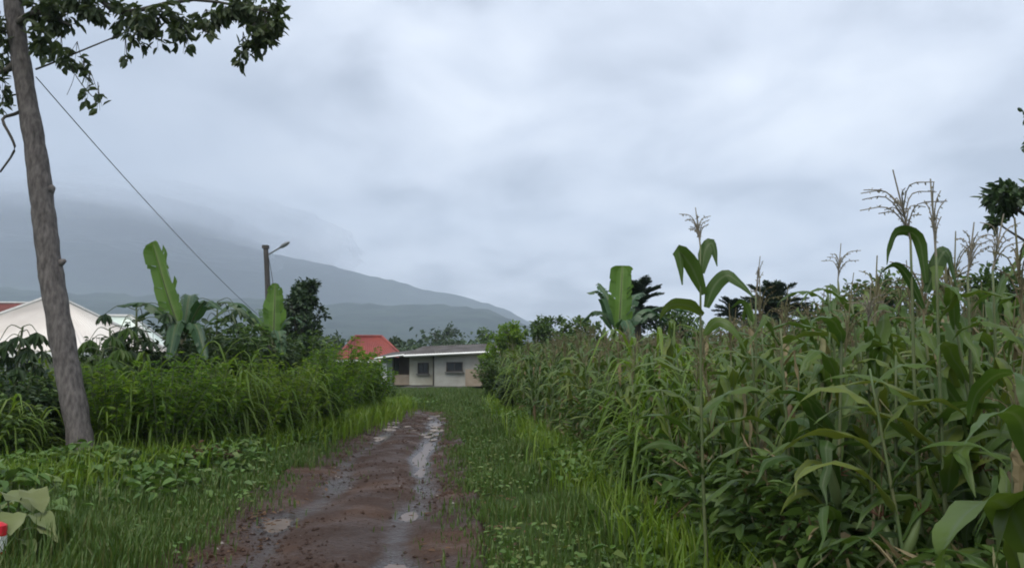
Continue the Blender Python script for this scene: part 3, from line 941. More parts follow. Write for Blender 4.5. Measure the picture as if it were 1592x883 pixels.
tree('broadleaf_tree', 'dark round tree behind the maize at the right edge', 1560, 17, 412, 170, 'mid_leaf', .2, 46, 140, .16, .08, 12)
tree('broadleaf_tree', 'low dark tree between the banana plant and the small palm', 1058, 34, 476, 130, 'mid_leaf', .15, 40, 130, .2, .10, 13)
tree('broadleaf_tree', 'wide bushy tree right of the larger palm behind the maize', 1285, 30, 468, 130, 'mid_leaf', .15, 40, 130, .2, .10, 14)
tree('broadleaf_tree', 'low tree left of the banana plant behind the maize', 905, 36, 490, 96, 'mid_leaf', .15, 34, 130, .19, .10, 15)


def boughs_tree(label, base, H, cl, mt, seed, L=.2, W=.09):
    g = np.random.default_rng(seed)
    t_ = thing('broadleaf_tree', label, 'tree', base)
    tk, lf = MB(), MB()
    tp = spline([[0, 0, 0], [.1, .1, H * .4], [0, .2, H * .95]], 14)
    tube(tk, tp, np.linspace(.2, .05, 14), 12, rough=.04)
    for (c, r_, n_) in cl:
        c = np.asarray(c) - base
        s0 = tp[min(13, int(np.clip(c[2] / H * .75, 0, .98) * 13))]
        tube(tk, spline([s0, s0 * .45 + c * .55 + [0, 0, .3], c], 9), np.linspace(.05, .012, 9), 6)
        clump(lf, tk, c, r_, n_, L, W, g, hang=.5, flat=.5, twigs=10)
    tk.build('trunk', 'bark_dark', t_); lf.build('crown', mt, t_)


bx = gx(1730, 14)
bb = np.array([bx, 14, 0])
cl = [(at(1572, 300, 13.5), .42, 110), (at(1592, 315, 13.5), .40, 110), (at(1560, 312, 13.4), .26, 60), (at(1615, 290, 13.5), .5, 130), (at(1550, 303, 13.4), .24, 50), (at(1548, 345, 13.3), .10, 8)]
g = np.random.default_rng(3)
for k in range(24):
    a = g.uniform(0, 6.283); r_ = g.uniform(.3, 1.6)
    cl.append((np.array([bx + .5 + math.cos(a) * r_, 14 + math.sin(a) * r_, g.uniform(4.3, 6.6)]), .55, 110))
boughs_tree('tall tree at the right edge with one dark bough reaching into the sky', bb, 6.6, cl, 'dark_leaf', 21)


def palm(label, px, D, crown_py, R_px, seed, n=46, group=None):
    g = np.random.default_rng(seed)
    x = gx(px, D); H = at(px, crown_py, D)[2]; r_ = R_px / FPX * D
    t_ = thing('palm_tree', label, 'palm', (x, D, float(ground_z(x, D)) - .03), g.uniform(0, 6), group=group)
    m_ = MB(); tube(m_, spline([[0, 0, 0], [.05, 0, H * .5], [0, 0, H]], 10), np.linspace(.2, .15, 10), 10, rough=.1); m_.build('trunk', 'bark_dark', t_)
    for k in range(n):
        a = 6.283 * k * .618; d = np.array([math.cos(a), math.sin(a), 0]); el = g.uniform(-.6, 1.5)
        tipz = math.sin(el) * r_ * g.uniform(.85, 1.15) - r_ * .06
        q = spline([[0, 0, H], d * r_ * .45 * math.cos(el) + [0, 0, H + tipz * .6 + .08 * r_], d * r_ * math.cos(el * .9) + [0, 0, H + tipz]], 48)
        fr = MB(); tube(fr, q, np.linspace(.03, .008, 48), 5)
        sd = np.cross(d, [0, 0, 1.0])
        tg = unit(np.gradient(q, axis=0))
        for sg in (-1, 1):
            Pp = q[4:]; A = sg * sd * .7 + tg[4:] * .8 + g.normal(size=(44, 3)) * .16 + [0, 0, .05]
            leaves(fr, Pp, A, unit(g.normal(size=(44, 3)) * .5 + [0, 0, 1.0]), r_ * .28 * np.sin(np.linspace(.7, 2.75, 44)), .05, droop=.12, shape=(.3, .5, .7, .45))
        fr.build('frond', 'palm_leaf', t_)


palm('dark palm with spiky fronds directly right of the banana plant', 992, 30, 480, 50, 1)
palm('larger dark palm behind the maize under the grey sky, right of the tasselled stalk', 1208, 30, 486, 56, 2)
palm('little palm crown peeping up left of the larger palm', 1140, 34, 492, 32, 3, 30)

# ------------------------------------------------------------------ thicket left of the track
specs = [  # label, px, D, H, radius, material, stems, per, L, W
    ('dark leafy shrub at the left edge below the cream white roof', 20, 12.6, 1.85, .8, 'dark_leaf', 44, 44, .13, .06),
    ('dark green shrub immediately left of the tall trunk', 72, 13.2, 1.75, .75, 'mid_leaf', 44, 44, .12, .06),
    ('dark shrub under the small cassava plant, right of the trunk', 160, 15.5, 2.45, .9, 'dark_leaf', 50, 50, .14, .07),
    ('dense dark shrub behind the bright tall grass', 225, 16.8, 2.7, 1.0, 'dark_leaf', 54, 50, .15, .075),
    ('dark bushy shrub at the foot of the tall banana plant', 305, 16.6, 2.6, .95, 'dark_leaf', 54, 50, .14, .07),
    ('shrub with broad mid green leaves between the banana plants', 358, 17.8, 2.85, 1.0, 'mid_leaf', 54, 50, .17, .09),
    ('dark shrub below the pointed young banana leaf', 418, 19.2, 2.65, .9, 'dark_leaf', 50, 50, .15, .075),
    ('tall mid green shrub under the dense dark tree', 475, 21.0, 2.85, 1.0, 'mid_leaf', 54, 50, .15, .075),
    ('bright leafy shrub leaning over the track before the bend', 540, 22.3, 2.65, 1.1, 'bright_leaf', 46, 50, .14, .06),
    ('rounded green shrub at the bend nearest the red roof', 574, 24.8, 2.4, 1.0, 'bright_leaf', 46, 50, .14, .06),
    ('small bright shrub at the inside of the bend', 594, 29.0, 1.5, .7, 'mid_leaf', 40, 40, .13, .06),
    ('low shrub of reddish brown withered leaves on the left verge', 330, 12.6, .5, .45, 'brown_leaf', 22, 26, .10, .05),
    ('leafy bush in the shade behind the trunk foot', 195, 13.2, 1.0, .6, 'mid_leaf', 30, 34, .12, .06),
    ('tall leafy clump by the field corner opposite the bend', 772, 33.0, 2.2, 1.0, 'mid_leaf', 60, 50, .14, .07),
    ('dark bush at the far corner of the maize field', 802, 25.0, 1.7, .7, 'dark_leaf', 44, 44, .13, .065),
    ('feathery yellow green shrub right beside the tall trunk', 184, 12.6, 1.95, .7, 'bright_leaf', 34, 46, .12, .045),
    ('feathery yellow green shrub below the cream roof, second to the right of the trunk', 262, 12.9, 2.05, .8, 'bright_leaf', 38, 46, .12, .045),
    ('feathery yellow green shrub in front of the tall banana plant', 330, 13.9, 1.95, .8, 'bright_leaf', 36, 46, .12, .045),
    ('fine leaved bright shrub in front of the umbrella shaped cassava', 395, 15.0, 2.0, .85, 'bright_leaf', 36, 46, .12, .045),
    ('fine leaved bright shrub in front of the pointed young banana leaf', 455, 16.6, 2.1, .85, 'bright_leaf', 38, 46, .12, .045),
    ('fine leaved bright shrub at the verge below the dense dark tree', 505, 18.8, 2.25, .9, 'bright_leaf', 40, 46, .12, .045),
    ('leafy green shrub behind the feathery ones, under the pale green tin roof', 200, 16.4, 2.2, .8, 'mid_leaf', 50, 48, .14, .07),
    ('dark shrub in the gap between the tall banana plant and the cassava', 325, 19.5, 2.6, .9, 'dark_leaf', 50, 48, .16, .08),
    ('dark shrub filling the gap left of the dense dark tree', 385, 22.0, 2.75, 1.0, 'dark_leaf', 54, 48, .16, .08),
    ('tangled green shrub at the far left behind the painted post', 0, 11.6, 1.3, .7, 'mid_leaf', 40, 40, .13, .065),
]
for k, (lb, px, D, H, rw, mt, ns_, per, L, W) in enumerate(specs):
    shrub(lb, gx(px, D), D, H, rw, mt, ns_, per, L, W, seed=50 + k)

protos = []
for k in range(5):
    st, lf = cane_proto(1.9 + .12 * k, .5, 20, 70 + k, .05)
    t_ = thing('tall_grass_clump', 'tall bright green grass clump in the thicket left of the track', 'grass clump', (0, 0, 0), group='tall grass clumps along the left side of the track')
    st.build('canes', 'green_stem', t_); lf.build('blades', 'cane_leaf', t_)
    protos.append(t_)
spots = []
for (px, D, s_) in ((222, 13.0, .85), (296, 13.5, .8), (168, 12.4, .5), (362, 14.8, .95), (428, 16.2, .8), (482, 18.2, .95), (560, 23.9, .9), (388, 17.2, .95),
                    (530, 23.2, .7), (215, 15.3, .95), (275, 16.4, .95), (450, 21, .98), (500, 23.6, .98),
                    (325, 16.6, .9), (148, 14.6, .85), (110, 14.4, .8), (55, 11.9, .62), (5, 11.4, .66), (30, 15, .95), (85, 15.5, .9)):
    spots.append((gx(px, D), D, s_))
for k in range(22):
    D = 7.5 + 22 * random.random(); spots.append((float(field_x(D)) + .35 + abs(random.gauss(0, 1.0)) * (1 + D / 14), D, random.uniform(.7, 1.1)))
NF = len(spots) - 22
for k, (x, D, s_) in enumerate(spots):
    o = protos[k] if k < 5 else copy_tree(protos[k % 5])
    o.location = (x, D, float(ground_z(x, D)) - .02)
    o.rotation_euler = (0, 0, random.uniform(0, 6.28)); o.scale = (s_, s_, s_ * random.uniform(.92, 1.08))
    if k >= NF: tag(o, 'wild grass clump growing up among the maize stalks', group='wild grass clumps in the maize field')

# yellowish broad-leaved plant in the near left corner
g = np.random.default_rng(9)
c0 = at(15, 860, 7.2)
t_ = thing('broadleaf_plant', 'low plant with big pale yellowish leaves in the near left corner', 'plant', (c0[0], 7.2, float(ground_z(c0[0], 7.2))))
st, lf = MB(), MB()
for (px, py, dD, L, W, ax) in ((8, 770, 0, .34, .30, (.9, -.3, -.05)), (42, 765, -.1, .26, .24, (.9, -.5, -.3)), (-25, 760, .1, .34, .3, (-.8, -.4, -.1)), (20, 800, -.4, .22, .2, (.5, -.9, -.3)),
                               (48, 802, -.2, .30, .20, (1, -.4, -.15)), (55, 822, -.3, .24, .14, (1, -.3, -.1)), (38, 842, -.4, .16, .11, (.9, -.5, -.2)), (0, 790, .3, .3, .26, (.2, -.6, .2)), (-40, 800, -.1, .32, .3, (-.9, -.2, -.1)), (70, 835, .2, .2, .12, (1, .2, -.2))):
    p = at(px, py, 7.2 + dD) - np.array([c0[0], 7.2, 0])
    tube(st, spline([[0, 0, 0], p * [.5, .5, .8], p], 8), np.linspace(.009, .005, 8), 5)
    # broad blade made of a fine strip
    a = unit(np.array(ax)); q = p + a * np.linspace(0, L, 9)[:, None] + np.array([0, 0, -1.0]) * (np.linspace(0, 1, 9) ** 2 * L * .35)[:, None]
    strip(lf, q, W * np.array([.35, .8, 1, 1, .95, .8, .6, .33, .04]), unit(np.cross(a, [0, 0, 1.0])), .16, wave=.10, g=g)
st.build('stems', 'green_stem', t_); lf.build('leaves', 'pale_leaf', t_, True)

# striped post at the extreme left
c0 = at(-14, 880, 6.6)
t_ = thing('marker_post', 'short red and white painted post at the near left edge', 'post', (c0[0], 6.6, float(ground_z(c0[0], 6.6)) - .05))
m_ = MB(); tube(m_, [[0, 0, 0], [.01, 0, .14], [.02, 0, .18]], [.085, .08, .08], 12); m_.build('base', 'red_paint', t_)
m_ = MB(); tube(m_, [[.02, 0, .182], [.025, 0, .24], [.03, 0, .30]], [.079, .076, .074], 12); m_.build('band', 'white_paint', t_)
m_ = MB(); tube(m_, [[.03, 0, .302], [.035, 0, .38], [.036, 0, .40]], [.073, .066, .03], 12); m_.build('top', 'red_paint', t_)

# dark stake among the maize
c0 = at(998, 720, 11.0)
t_ = thing('stake', 'dark wooden stake standing at the edge of the maize', 'stake', (c0[0], 11.0, float(ground_z(c0[0], 11)) - .05))
m_ = MB(); tube(m_, spline([[0, 0, 0], [.01, .01, .7], [-.01, 0, 1.36]], 9), [.075, .072, .07, .068, .07, .066, .066, .064, .05], 10, rough=.05); m_.build('shaft', 'dark_wood', t_)


# ------------------------------------------------------------------ maize
def maize_leaf(mb, p, az, L, W, rise, drop, g, mi=0, kink=None):
    """sheathed blade: leaves the stalk steeply, arches over, hangs"""
    e = np.array([math.cos(az), math.sin(az), 0]); s_ = np.array([-math.sin(az), math.cos(az), 0])
    n = 14; t = np.linspace(0, 1, n)
    th0, th1 = rise, -drop
    if kink is None:
        th = th0 + (th1 - th0) * (t ** 1.15)
    else:
        th = np.where(t < kink, th0 - .15 * t, th1)
    th = th + g.normal(size=n) * .05
    ds = L / (n - 1)
    rr_ = np.concatenate([[0], np.cumsum(np.cos(th[:-1]) * ds)]); zz = np.concatenate([[0], np.cumsum(np.sin(th[:-1]) * ds)])
    sway = np.cumsum(g.normal(size=n)) * L * .012
    pts = p + e * rr_[:, None] + np.array([0, 0, 1.0]) * zz[:, None] + s_ * sway[:, None]
    w = W * np.minimum(1, .45 + t * 2.6) * np.clip((1 - t) * 1.9, 0, 1) ** .75
    w *= g.uniform(.72, 1.12, n)
    w[-1] = W * .03
    tw = g.normal() * .5 * t
    side = s_ * np.cos(tw)[:, None] + np.array([0, 0, 1.0]) * np.sin(tw)[:, None]
    strip(mb, pts, w, side, .16, wave=.16, g=g, mi=mi)


def tassel(mb, p, H, g, lean=None, mi=0, n=9, spread=.75):
    d0 = unit(np.array([g.normal() * .1, g.normal() * .1, 1.0]) if lean is None else np.asarray(lean, float))
    tube(mb, p + d0 * np.linspace(0, H, 6)[:, None], np.linspace(.006, .0035, 6), 5, mi=mi)
    for k in range(n):
        a = 6.283 * k * .618 + g.normal() * .3; e = np.array([math.cos(a), math.sin(a), 0])
        s0 = p + d0 * H * (.10 + .38 * k / n); L = H * g.uniform(.5, .75)
        sp = spread * g.uniform(.5, 1.2)
        q = spline([s0, s0 + e * L * .3 * sp + d0 * L * .45, s0 + e * L * .85 * sp + d0 * L * (.75 - .3 * sp)], 7)
        tube(mb, q, np.linspace(.004, .0025, 7), 4, mi=mi)
        # spikelets
        i = np.linspace(1, 6, 9); i0 = np.minimum(i.astype(int), 5); fr = (i - i0)[:, None]
        P = q[i0] * (1 - fr) + q[i0 + 1] * fr if False else q[np.minimum(i0, 6)]
        leaves(mb, P, unit(g.normal(size=(9, 3)) * .6 + [0, 0, -.3]), rdir(9, g), .018, .008, mi=mi)


def maize_proto(H, seed, tas=True, ear=True, dry=.2, W=.078, nl=13, leafL=.74):
    g = np.random.default_rng(seed)
    st, lf, dr, ta, ea = MB(), MB(), MB(), MB(), MB()
    lean = g.normal(size=2) * .05
    sh = H * (.82 if tas else .9)
    q = spline([[0, 0, 0], [lean[0] * .4, lean[1] * .4, sh * .5], [lean[0], lean[1], sh]], 12)
    tube(st, q, np.linspace(.014, .006, 12), 7)
    az0 = g.uniform(0, 6.283)
    for k in range(nl):
        f = .08 + .86 * k / (nl - 1)
        x = f * 11; i0 = min(10, int(x)); p = q[i0] + (q[i0 + 1] - q[i0]) * (x - i0)
        az = az0 + math.pi * (k % 2) + g.normal() * .35
        L = leafL * H / 2.0 * (math.sin(math.pi * (.18 + .72 * f)) ** .6) * g.uniform(.85, 1.12)
        isdry = f < .34 and g.random() < .45 + dry * .5 or g.random() < dry * .22
        kk = g.uniform(.3, .6) if g.random() < .38 else None
        maize_leaf(dr if isdry else lf, p, az, L, W * g.uniform(.75, 1.1) * (.6 if isdry else 1), g.uniform(.9, 1.3), g.uniform(.7, 1.5) if not isdry else 1.5, g, kink=.18 if isdry else kk)
        if not isdry and g.random() < .35:   # a torn strip hanging from the blade
            maize_leaf(lf, p, az + g.normal() * .25, L * .6, W * .3, g.uniform(.6, 1.1), 1.5, g, kink=g.uniform(.3, .5))
    if tas: tassel(ta, q[-1], H - sh + .08, g)
    if ear:
        f = g.uniform(.42, .55); p = q[int(f * 11)]; a = az0 + g.normal() * .3
        d = unit(np.array([math.cos(a) * .45, math.sin(a) * .45, 1]))
        tube(ea, p + d * np.linspace(0, .24, 7)[:, None], [.012, .024, .028, .027, .022, .015, .006], 8)
        P = np.tile(p + d * .23, (14, 1)); leaves(ea, P, unit(d + g.normal(size=(14, 3)) * .5 + [0, 0, -.2]), rdir(14, g), .08, .006, mi=1)
    return dict(stalk=(st, 'maize_stalk'), leaves=(lf, 'maize_leaf'), dry_leaves=(dr, 'maize_dry'), tassel=(ta, 'tassel'), ear=(ea, ['husk', 'silk']))


def maize_obj(pr, label, loc, group=None):
    t_ = thing('maize_plant', label, 'maize plant', loc, group=group)
    for k, (m_, mt) in pr.items():
        if m_.n: m_.build(k, mt, t_, k in ('stalk', 'ear', 'leaves'))
    return t_


FIELD = 'maize plants of the field right of the track'
SHARED = 'leafy maize plant in the dense field, topping out below the skyline'
prs = [maize_proto(1.86 + .05 * (k % 4), 200 + k, tas=k % 5 in (0, 3), ear=k % 3 != 2, dry=.35 + .22 * (k % 3)) for k in range(12)]
cand = []
row = .0
for r_i in range(60):
    # rows run along the track
    off = .30 + r_i * .62
    for D in np.arange(1.6, 34, .36):
        x = float(field_x(D)) + off + random.gauss(0, .08); y = D + random.gauss(0, .10)
        if x > .66 * y + 2.2: continue
        if math.hypot(x, y) < 2.55: continue
        cand.append((x, y))
# in view first, nearest first
inview = lambda p: p[0] < .66 * p[1] + .3
cand.sort(key=lambda p: (not inview(p), math.hypot(*p)))
used = [False] * 12
NEAR = 275
stuff = MB()
arr = []
for pr in prs:
    a = MB()
    for k, (m_, mt) in pr.items():
        if m_.n:
            idx = dict(stalk=0, leaves=1, dry_leaves=2, tassel=3, ear=4)[k]
            a.merge(m_, idx)
    arr.append(a.arrays())
roots = [None] * 12
for k, (x, y) in enumerate(cand):
    j = random.randrange(12)
    edge = x - float(field_x(y))
    sc_ = random.uniform(.88, 1.12) * (random.uniform(.80, .98) if edge < .75 else 1.0)
    # the field stands a little lower towards the track and higher at the right
    ang = x / max(y, .1)
    sc_ *= np.interp(math.hypot(x, y), [3, 5, 8, 12, 20, 32], [1.02, 1.06, 1.08, 1.10, 1.18, 1.28])
    sc_ *= .80 + .38 * float(fbm(np.array(x * .55), np.array(y * .4), 321, 3)) + (.10 if ang > .3 else 0)
    rz = random.uniform(0, 6.283); loc = (x, y, float(ground_z(x, y)) - .02)
    if k < NEAR:
        if roots[j] is None:
            o = roots[j] = maize_obj(prs[j], SHARED, loc, FIELD)
        else:
            o = copy_tree(roots[j])
        o.location = loc; o.rotation_euler = (random.gauss(0, .05), random.gauss(0, .05), rz); o.scale = (sc_,) * 3
    else:
        stuff.merge(arr[j], None, loc, rz, sc_, (random.gauss(0, .05), random.gauss(0, .05)))
tag(stuff.build('maize_field', ['maize_stalk', 'maize_leaf', 'maize_dry', 'tassel', 'husk']), 'far part of the maize field with brownish tassels', 'maize', kind='stuff')


def hero(label, px, top_py, D, seed, leafspec=None, tasH=.34, lean=None, W=.085, spread=.75, nt=10, frac=None, nl=10, leafL=.62):
    """a maize plant that stands out above the field; tassel tip at the given pixel"""
    g = np.random.default_rng(seed)
    x = gx(px, D); b0 = float(ground_z(x, D)) - .02
    tip = at(px, top_py, D); base = np.array([x, D, b0])
    t_ = thing('maize_plant', label, 'maize plant', base)
    st, lf, ta = MB(), MB(), MB()
    sh = tip[2] - b0 - tasH
    q = spline([[0, 0, 0], [-.02, 0, sh * .5], [0, 0, sh]], 14)
    tube(st, q, np.linspace(.015, .006, 14), 7)
    for k in range(nl):
        f = .34 + .34 * k / nl
        maize_leaf(lf, q[int(f * 13)], math.pi * (k % 2) + g.normal() * .5, leafL * g.uniform(.9, 1.15), W, g.uniform(.8, 1.1), g.uniform(.6, 1.3), g)
    if leafspec is None:
        for k in range(3):
            maize_leaf(lf, q[10 + k], g.uniform(0, 6.28), .45, W * .7, 1.1, g.uniform(.4, 1.2), g)
    else:
        for (pts, w) in leafspec:
            P = np.array([at(a, b_, D + dd) for a, b_, dd in pts]) - base
            pp = spline(P, 16); tt = np.linspace(0, 1, 16)
            ww = w * np.minimum(1, .4 + tt * 3) * np.clip((1 - tt) * 1.8, .03, 1) ** .7
            tg = unit(np.gradient(pp, axis=0)); sd = unit(np.cross(tg, [0.1, 1.0, 0.25]))
            sd = unit(sd + np.array([0, .55, 0]))
            strip(lf, pp, ww, sd, .14, wave=.05, g=g)
    tassel(ta, q[-1], tasH, g, lean, n=nt, spread=spread)
    st.build('stalk', 'maize_stalk', t_, True); lf.build('leaves', 'maize_leaf', t_, True); ta.build('tassel', 'tassel_pale', t_)
    return t_


hero('tall tasselled maize stalk standing alone against the sky, its top leaves bent over', 1093, 320, 5.4, 1,
     [([(1094, 458, 0), (1075, 415, -.02), (1057, 393, -.04), (1058, 405, -.05), (1061, 443, -.06)], .115), ([(1091, 425, 0), (1096, 390, .02), (1106, 378, .03), (1111, 390, .02), (1115, 414, .0)], .095),
      ([(1098, 478, 0), (1110, 445, -.02), (1130, 428, -.05), (1150, 440, -.08), (1172, 462, -.1)], .10), ([(1093, 490, 0), (1072, 476, -.04), (1048, 474, -.08), (1035, 482, -.1), (1026, 496, -.1)], .09),
      ([(1095, 520, 0), (1115, 500, -.05), (1140, 512, -.1), (1160, 545, -.12)], .075)], tasH=.27)
hero('maize stalk with the highest tassel, long strands fanning to the left', 1425, 262, 4.15, 2,
     [([(1440, 440, 0), (1428, 372, 0), (1398, 360, -.02), (1384, 385, -.03), (1379, 412, -.04)], .06), ([(1440, 455, 0), (1462, 400, 0), (1475, 395, .0), (1488, 450, .0)], .08), ([(1436, 480, 0), (1412, 432, 0), (1392, 412, -.02), (1368, 425, -.04)], .045)],
     tasH=.38, lean=(-.20, 0, 1), spread=1.15, nt=13)
hero('maize stalk ending in a thick dark upright spike, right of the highest tassel', 1464, 278, 4.05, 3, None, tasH=.40, lean=(-.02, 0, 1), spread=.35, nt=7)
hero('dry maize stalk with upright brown leaves left of the right edge tree', 1512, 345, 4.3, 4, None, tasH=.30, spread=.5, nt=10)
hero('maize stalk with a small ragged tassel in front of the pale green tree', 1308, 378, 6.3, 5, None, tasH=.30, lean=(.12, 0, 1), spread=.8)
hero('thin maize stalk with one bare spike beside the larger palm', 1178, 398, 6.6, 6, [([(1170, 500, 0), (1155, 470, 0), (1135, 480, 0)], .05)], tasH=.34, lean=(.14, 0, 1), spread=.18, nt=4)
hero('maize stalk leaning at the right edge below the dark bough', 1552, 330, 4.6, 7, None, tasH=.34, lean=(.25, 0, 1), spread=.9)
hero('slender maize stalk between the ragged tassel and the highest one', 1352, 440, 4.9, 8, None, tasH=.28, spread=.9)

# the close plant in the near right corner with its big pale blade
D = 2.5
base = np.array([gx(1585, D), D, float(ground_z(gx(1585, D), D))])
t_ = thing('maize_plant', 'close maize plant with large bluish arching leaves in the near right corner', 'maize plant', base)
g = np.random.default_rng(12)
st, lf = MB(), MB()
tube(st, spline([[0, 0, 0], [.01, 0, .7], [.03, .02, 1.5]], 10), np.linspace(.016, .008, 10), 8)
for (pts, w) in (([(1600, 860, 0), (1575, 800, -.05), (1545, 778, -.1), (1500, 800, -.2), (1470, 850, -.28), (1462, 900, -.3)], .15),
                 ([(1600, 830, 0), (1590, 780, .0), (1578, 770, -.04), (1560, 820, -.1), (1545, 900, -.15)], .11),
                 ([(1605, 720, 0), (1590, 660, -.05), (1565, 640, -.15), (1530, 655, -.25), (1500, 690, -.3)], .085),
                 ([(1605, 660, 0), (1600, 600, .1), (1560, 580, .2), (1520, 610, .3), (1505, 660, .35)], .08),
                 ([(1610, 620, 0), (1630, 560, -.1), (1660, 560, -.2), (1690, 620, -.3)], .08)):
    P = np.array([at(a, b_, D + dd) for a, b_, dd in pts]) - base
    pp = spline(P, 22); tt = np.linspace(0, 1, 22)
    ww = w * np.minimum(1, .5 + tt * 3) * np.clip((1 - tt) * 2.2, .03, 1) ** .7
    tg = unit(np.gradient(pp, axis=0)); sd = unit(np.cross(tg, [0.1, .5, 1.0]))
    strip(lf, pp, ww, sd, .10, wave=.06, g=g)
st.build('stalk', 'maize_stalk', t_, True); lf.build('leaves', 'maize_leaf', t_, True)


# ------------------------------------------------------------------ grass and weeds (ground cover)
def blades(name, X, Y, Hh, Wd, mt, label, cat='grass', seed=1, bend=.5):
    g = np.random.default_rng(seed); n = len(X)
    Z = np.maximum(ground_z(X, Y), np.where((np.abs(X - road_x(Y)) < lim(X, Y)) & (Y < 34), .025, -9)) - .01
    az = g.uniform(0, 6.283, n); e = np.stack([np.cos(az), np.sin(az), np.zeros(n)], 1); s_ = np.stack([-np.sin(az), np.cos(az), np.zeros(n)], 1)
    up = np.array([0, 0, 1.0]); b_ = (bend * g.uniform(.2, 1.4, n))[:, None]; Hc = Hh[:, None]; Wc = Wd[:, None]
    P0 = np.stack([X, Y, Z], 1); P1 = P0 + up * Hc * .55 + e * Hc * .18 * b_; P2 = P0 + up * Hc * (1 - .25 * b_) + e * Hc * .65 * b_
    v = np.stack([P0 - s_ * Wc * .4, P0 + s_ * Wc * .4, P1 + s_ * Wc * .5, P1 - s_ * Wc * .5, P2], 1).reshape(-1, 3)
    k = np.arange(n) * 5
    mb = MB(); mb.add(v, np.stack([k, k + 1, k + 2, k + 3], 1), np.stack([k + 3, k + 2, k + 4], 1))
    return tag(mb.build(name, mt), label, cat, kind='stuff')


g = np.random.default_rng(33)
n = 640000
Yg = 2.5 + 50 * g.uniform(0, 1, n) ** 1.7
Xg = g.uniform(-1, 1, n) * (8.5) - 3.0
latg = Xg - road_x(Yg)
tuft = fbm(Xg * 2.3, Yg * 1.6, 61, 4)
inn = np.where(latg < 0, 1.42 + latg, 1.22 - latg)          # how far inside the worn track a blade stands
keep = g.uniform(0, 1, n) < np.where(inn < 0, 1, np.exp(-np.maximum(inn, 0) / .16) * .9 + (tuft > .60) * np.exp(-np.maximum(inn, 0) / .3) * .6)
ok = keep & (((latg < 0) & (Xg > thick_x(Yg) - 1.2)) | ((latg > 0) & (Xg < field_x(Yg) + .9)) | ((Yg > 27) & (Xg > -9)))
den = fbm(Xg * .9, Yg * .9, 71, 4)
ok &= g.uniform(0, 1, n) < np.clip((den - .22) * 3.2, .12, 1)
ok &= np.abs(Xg) < .68 * Yg + 1.2
Xg, Yg = Xg[ok], Yg[ok]
dist_edge = np.minimum(np.maximum(np.abs(Xg - road_x(Yg)) - HALF, 0), 2.0)
hn = fbm(Xg * 1.1 + 9, Yg * .9, 81, 4) ** 1.6 * 1.6
Hh = (.05 + .10 * np.clip(dist_edge, 0, 1.2)) * (.5 + 1.6 * hn) * g.uniform(.6, 1.5, len(Xg))
Hh = np.where(Yg > 25, Hh * .9, Hh)
Wd = g.uniform(.005, .011, len(Xg)) * (1 + Yg / 14)
blades('grass', Xg, Yg, Hh, Wd, 'grass', 'short green grass on the verges of the muddy track', seed=2)

# taller loose grass in front of the thicket and at the field edge
n = 17000
Yg = 5 + 27 * g.uniform(0, 1, n) ** 1.3
left = g.random(n) < .78
Xg = np.where(left, thick_x(Yg) + g.normal(0, .45, n) - .1, field_x(Yg) + g.normal(.05, .28, n))
Hh = g.uniform(.25, .7, n); Wd = g.uniform(.008, .016, n) * (1 + Yg / 20)
blades('tall_grass', Xg, Yg, Hh, Wd, 'cane_leaf', 'taller loose grass at the foot of the thicket and the maize', seed=3, bend=.7)

# broad-leaved weeds
n = 30000
Yg = 4.5 + 27 * g.uniform(0, 1, n) ** 1.25
Xg = np.where(g.random(n) < .72, thick_x(Yg) + g.normal(-.2, .9, n), field_x(Yg) + g.normal(.25, .35, n))
ok = (Xg < road_x(Yg) - HALF - .35) | (Xg > road_x(Yg) + HALF + .8)
ok &= g.uniform(0, 1, n) < np.clip((fbm(Xg * .8 + 3, Yg * .8, 91, 3) - .3) * 4, .05, 1)
Xg, Yg = Xg[ok], Yg[ok]; n = len(Xg)
hb = fbm(Xg * .9, Yg * .9, 95, 3) * .85 + .02
Zg = ground_z(Xg, Yg) + g.uniform(.05, 1, n) ** .6 * hb * .9
az = g.uniform(0, 6.283, n)
A = np.stack([np.cos(az), np.sin(az), g.uniform(-.5, .35, n)], 1)
mb = MB()
leaves(mb, np.stack([Xg, Yg, Zg], 1), A, unit(g.normal(size=(n, 3)) * .35 + [0, 0, 1]), g.uniform(.07, .17, n), g.uniform(.05, .11, n), droop=.2)
i = np.arange(0, n, 3)
for k in i[:6000]:
    pass
tag(mb.build('weeds', 'weed_leaf'), 'low broad-leaved weeds creeping along both edges', 'weeds', kind='stuff')

n = 9500
Yb = 4.5 + 10.5 * g.uniform(0, 1, n) ** 1.1
Xb = np.interp(g.uniform(0, 1, n), [0, 1], [0, 1]) * (thick_x(Yb) + 1.7 - (-9.5)) - 9.5
ok = (g.uniform(0, 1, n) < np.clip((fbm(Xb * .7 + 1, Yb * .7, 191, 3) - .30) * 4, .05, 1)) & (Xb < road_x(Yb) - HALF - .9)
Xb, Yb = Xb[ok], Yb[ok]; n = len(Xb)
hb = (fbm(Xb * .9, Yb * .9, 195, 3) * .9 + .05) * np.clip((road_x(Yb) - HALF - Xb) / 3.0, .2, 1)
Zb = ground_z(Xb, Yb) + g.uniform(.25, 1, n) * hb
az = g.uniform(0, 6.283, n)
mb = MB()
ab = np.stack([np.cos(az), np.sin(az), g.uniform(-.55, .2, n)], 1)
Lb = g.uniform(.10, .24, n)
leaves(mb, np.stack([Xb, Yb, Zb], 1), ab, unit(g.normal(size=(n, 3)) * .3 + [0, 0, 1]), Lb, Lb * g.uniform(.55, .85, n), droop=.25)
for k in range(n):
    tube(mb, [[Xb[k] - ab[k][0] * .05, Yb[k] - ab[k][1] * .05, Zb[k] - hb[k] * .9], [Xb[k], Yb[k], Zb[k]]], .004, 3, mi=1, cap=False)
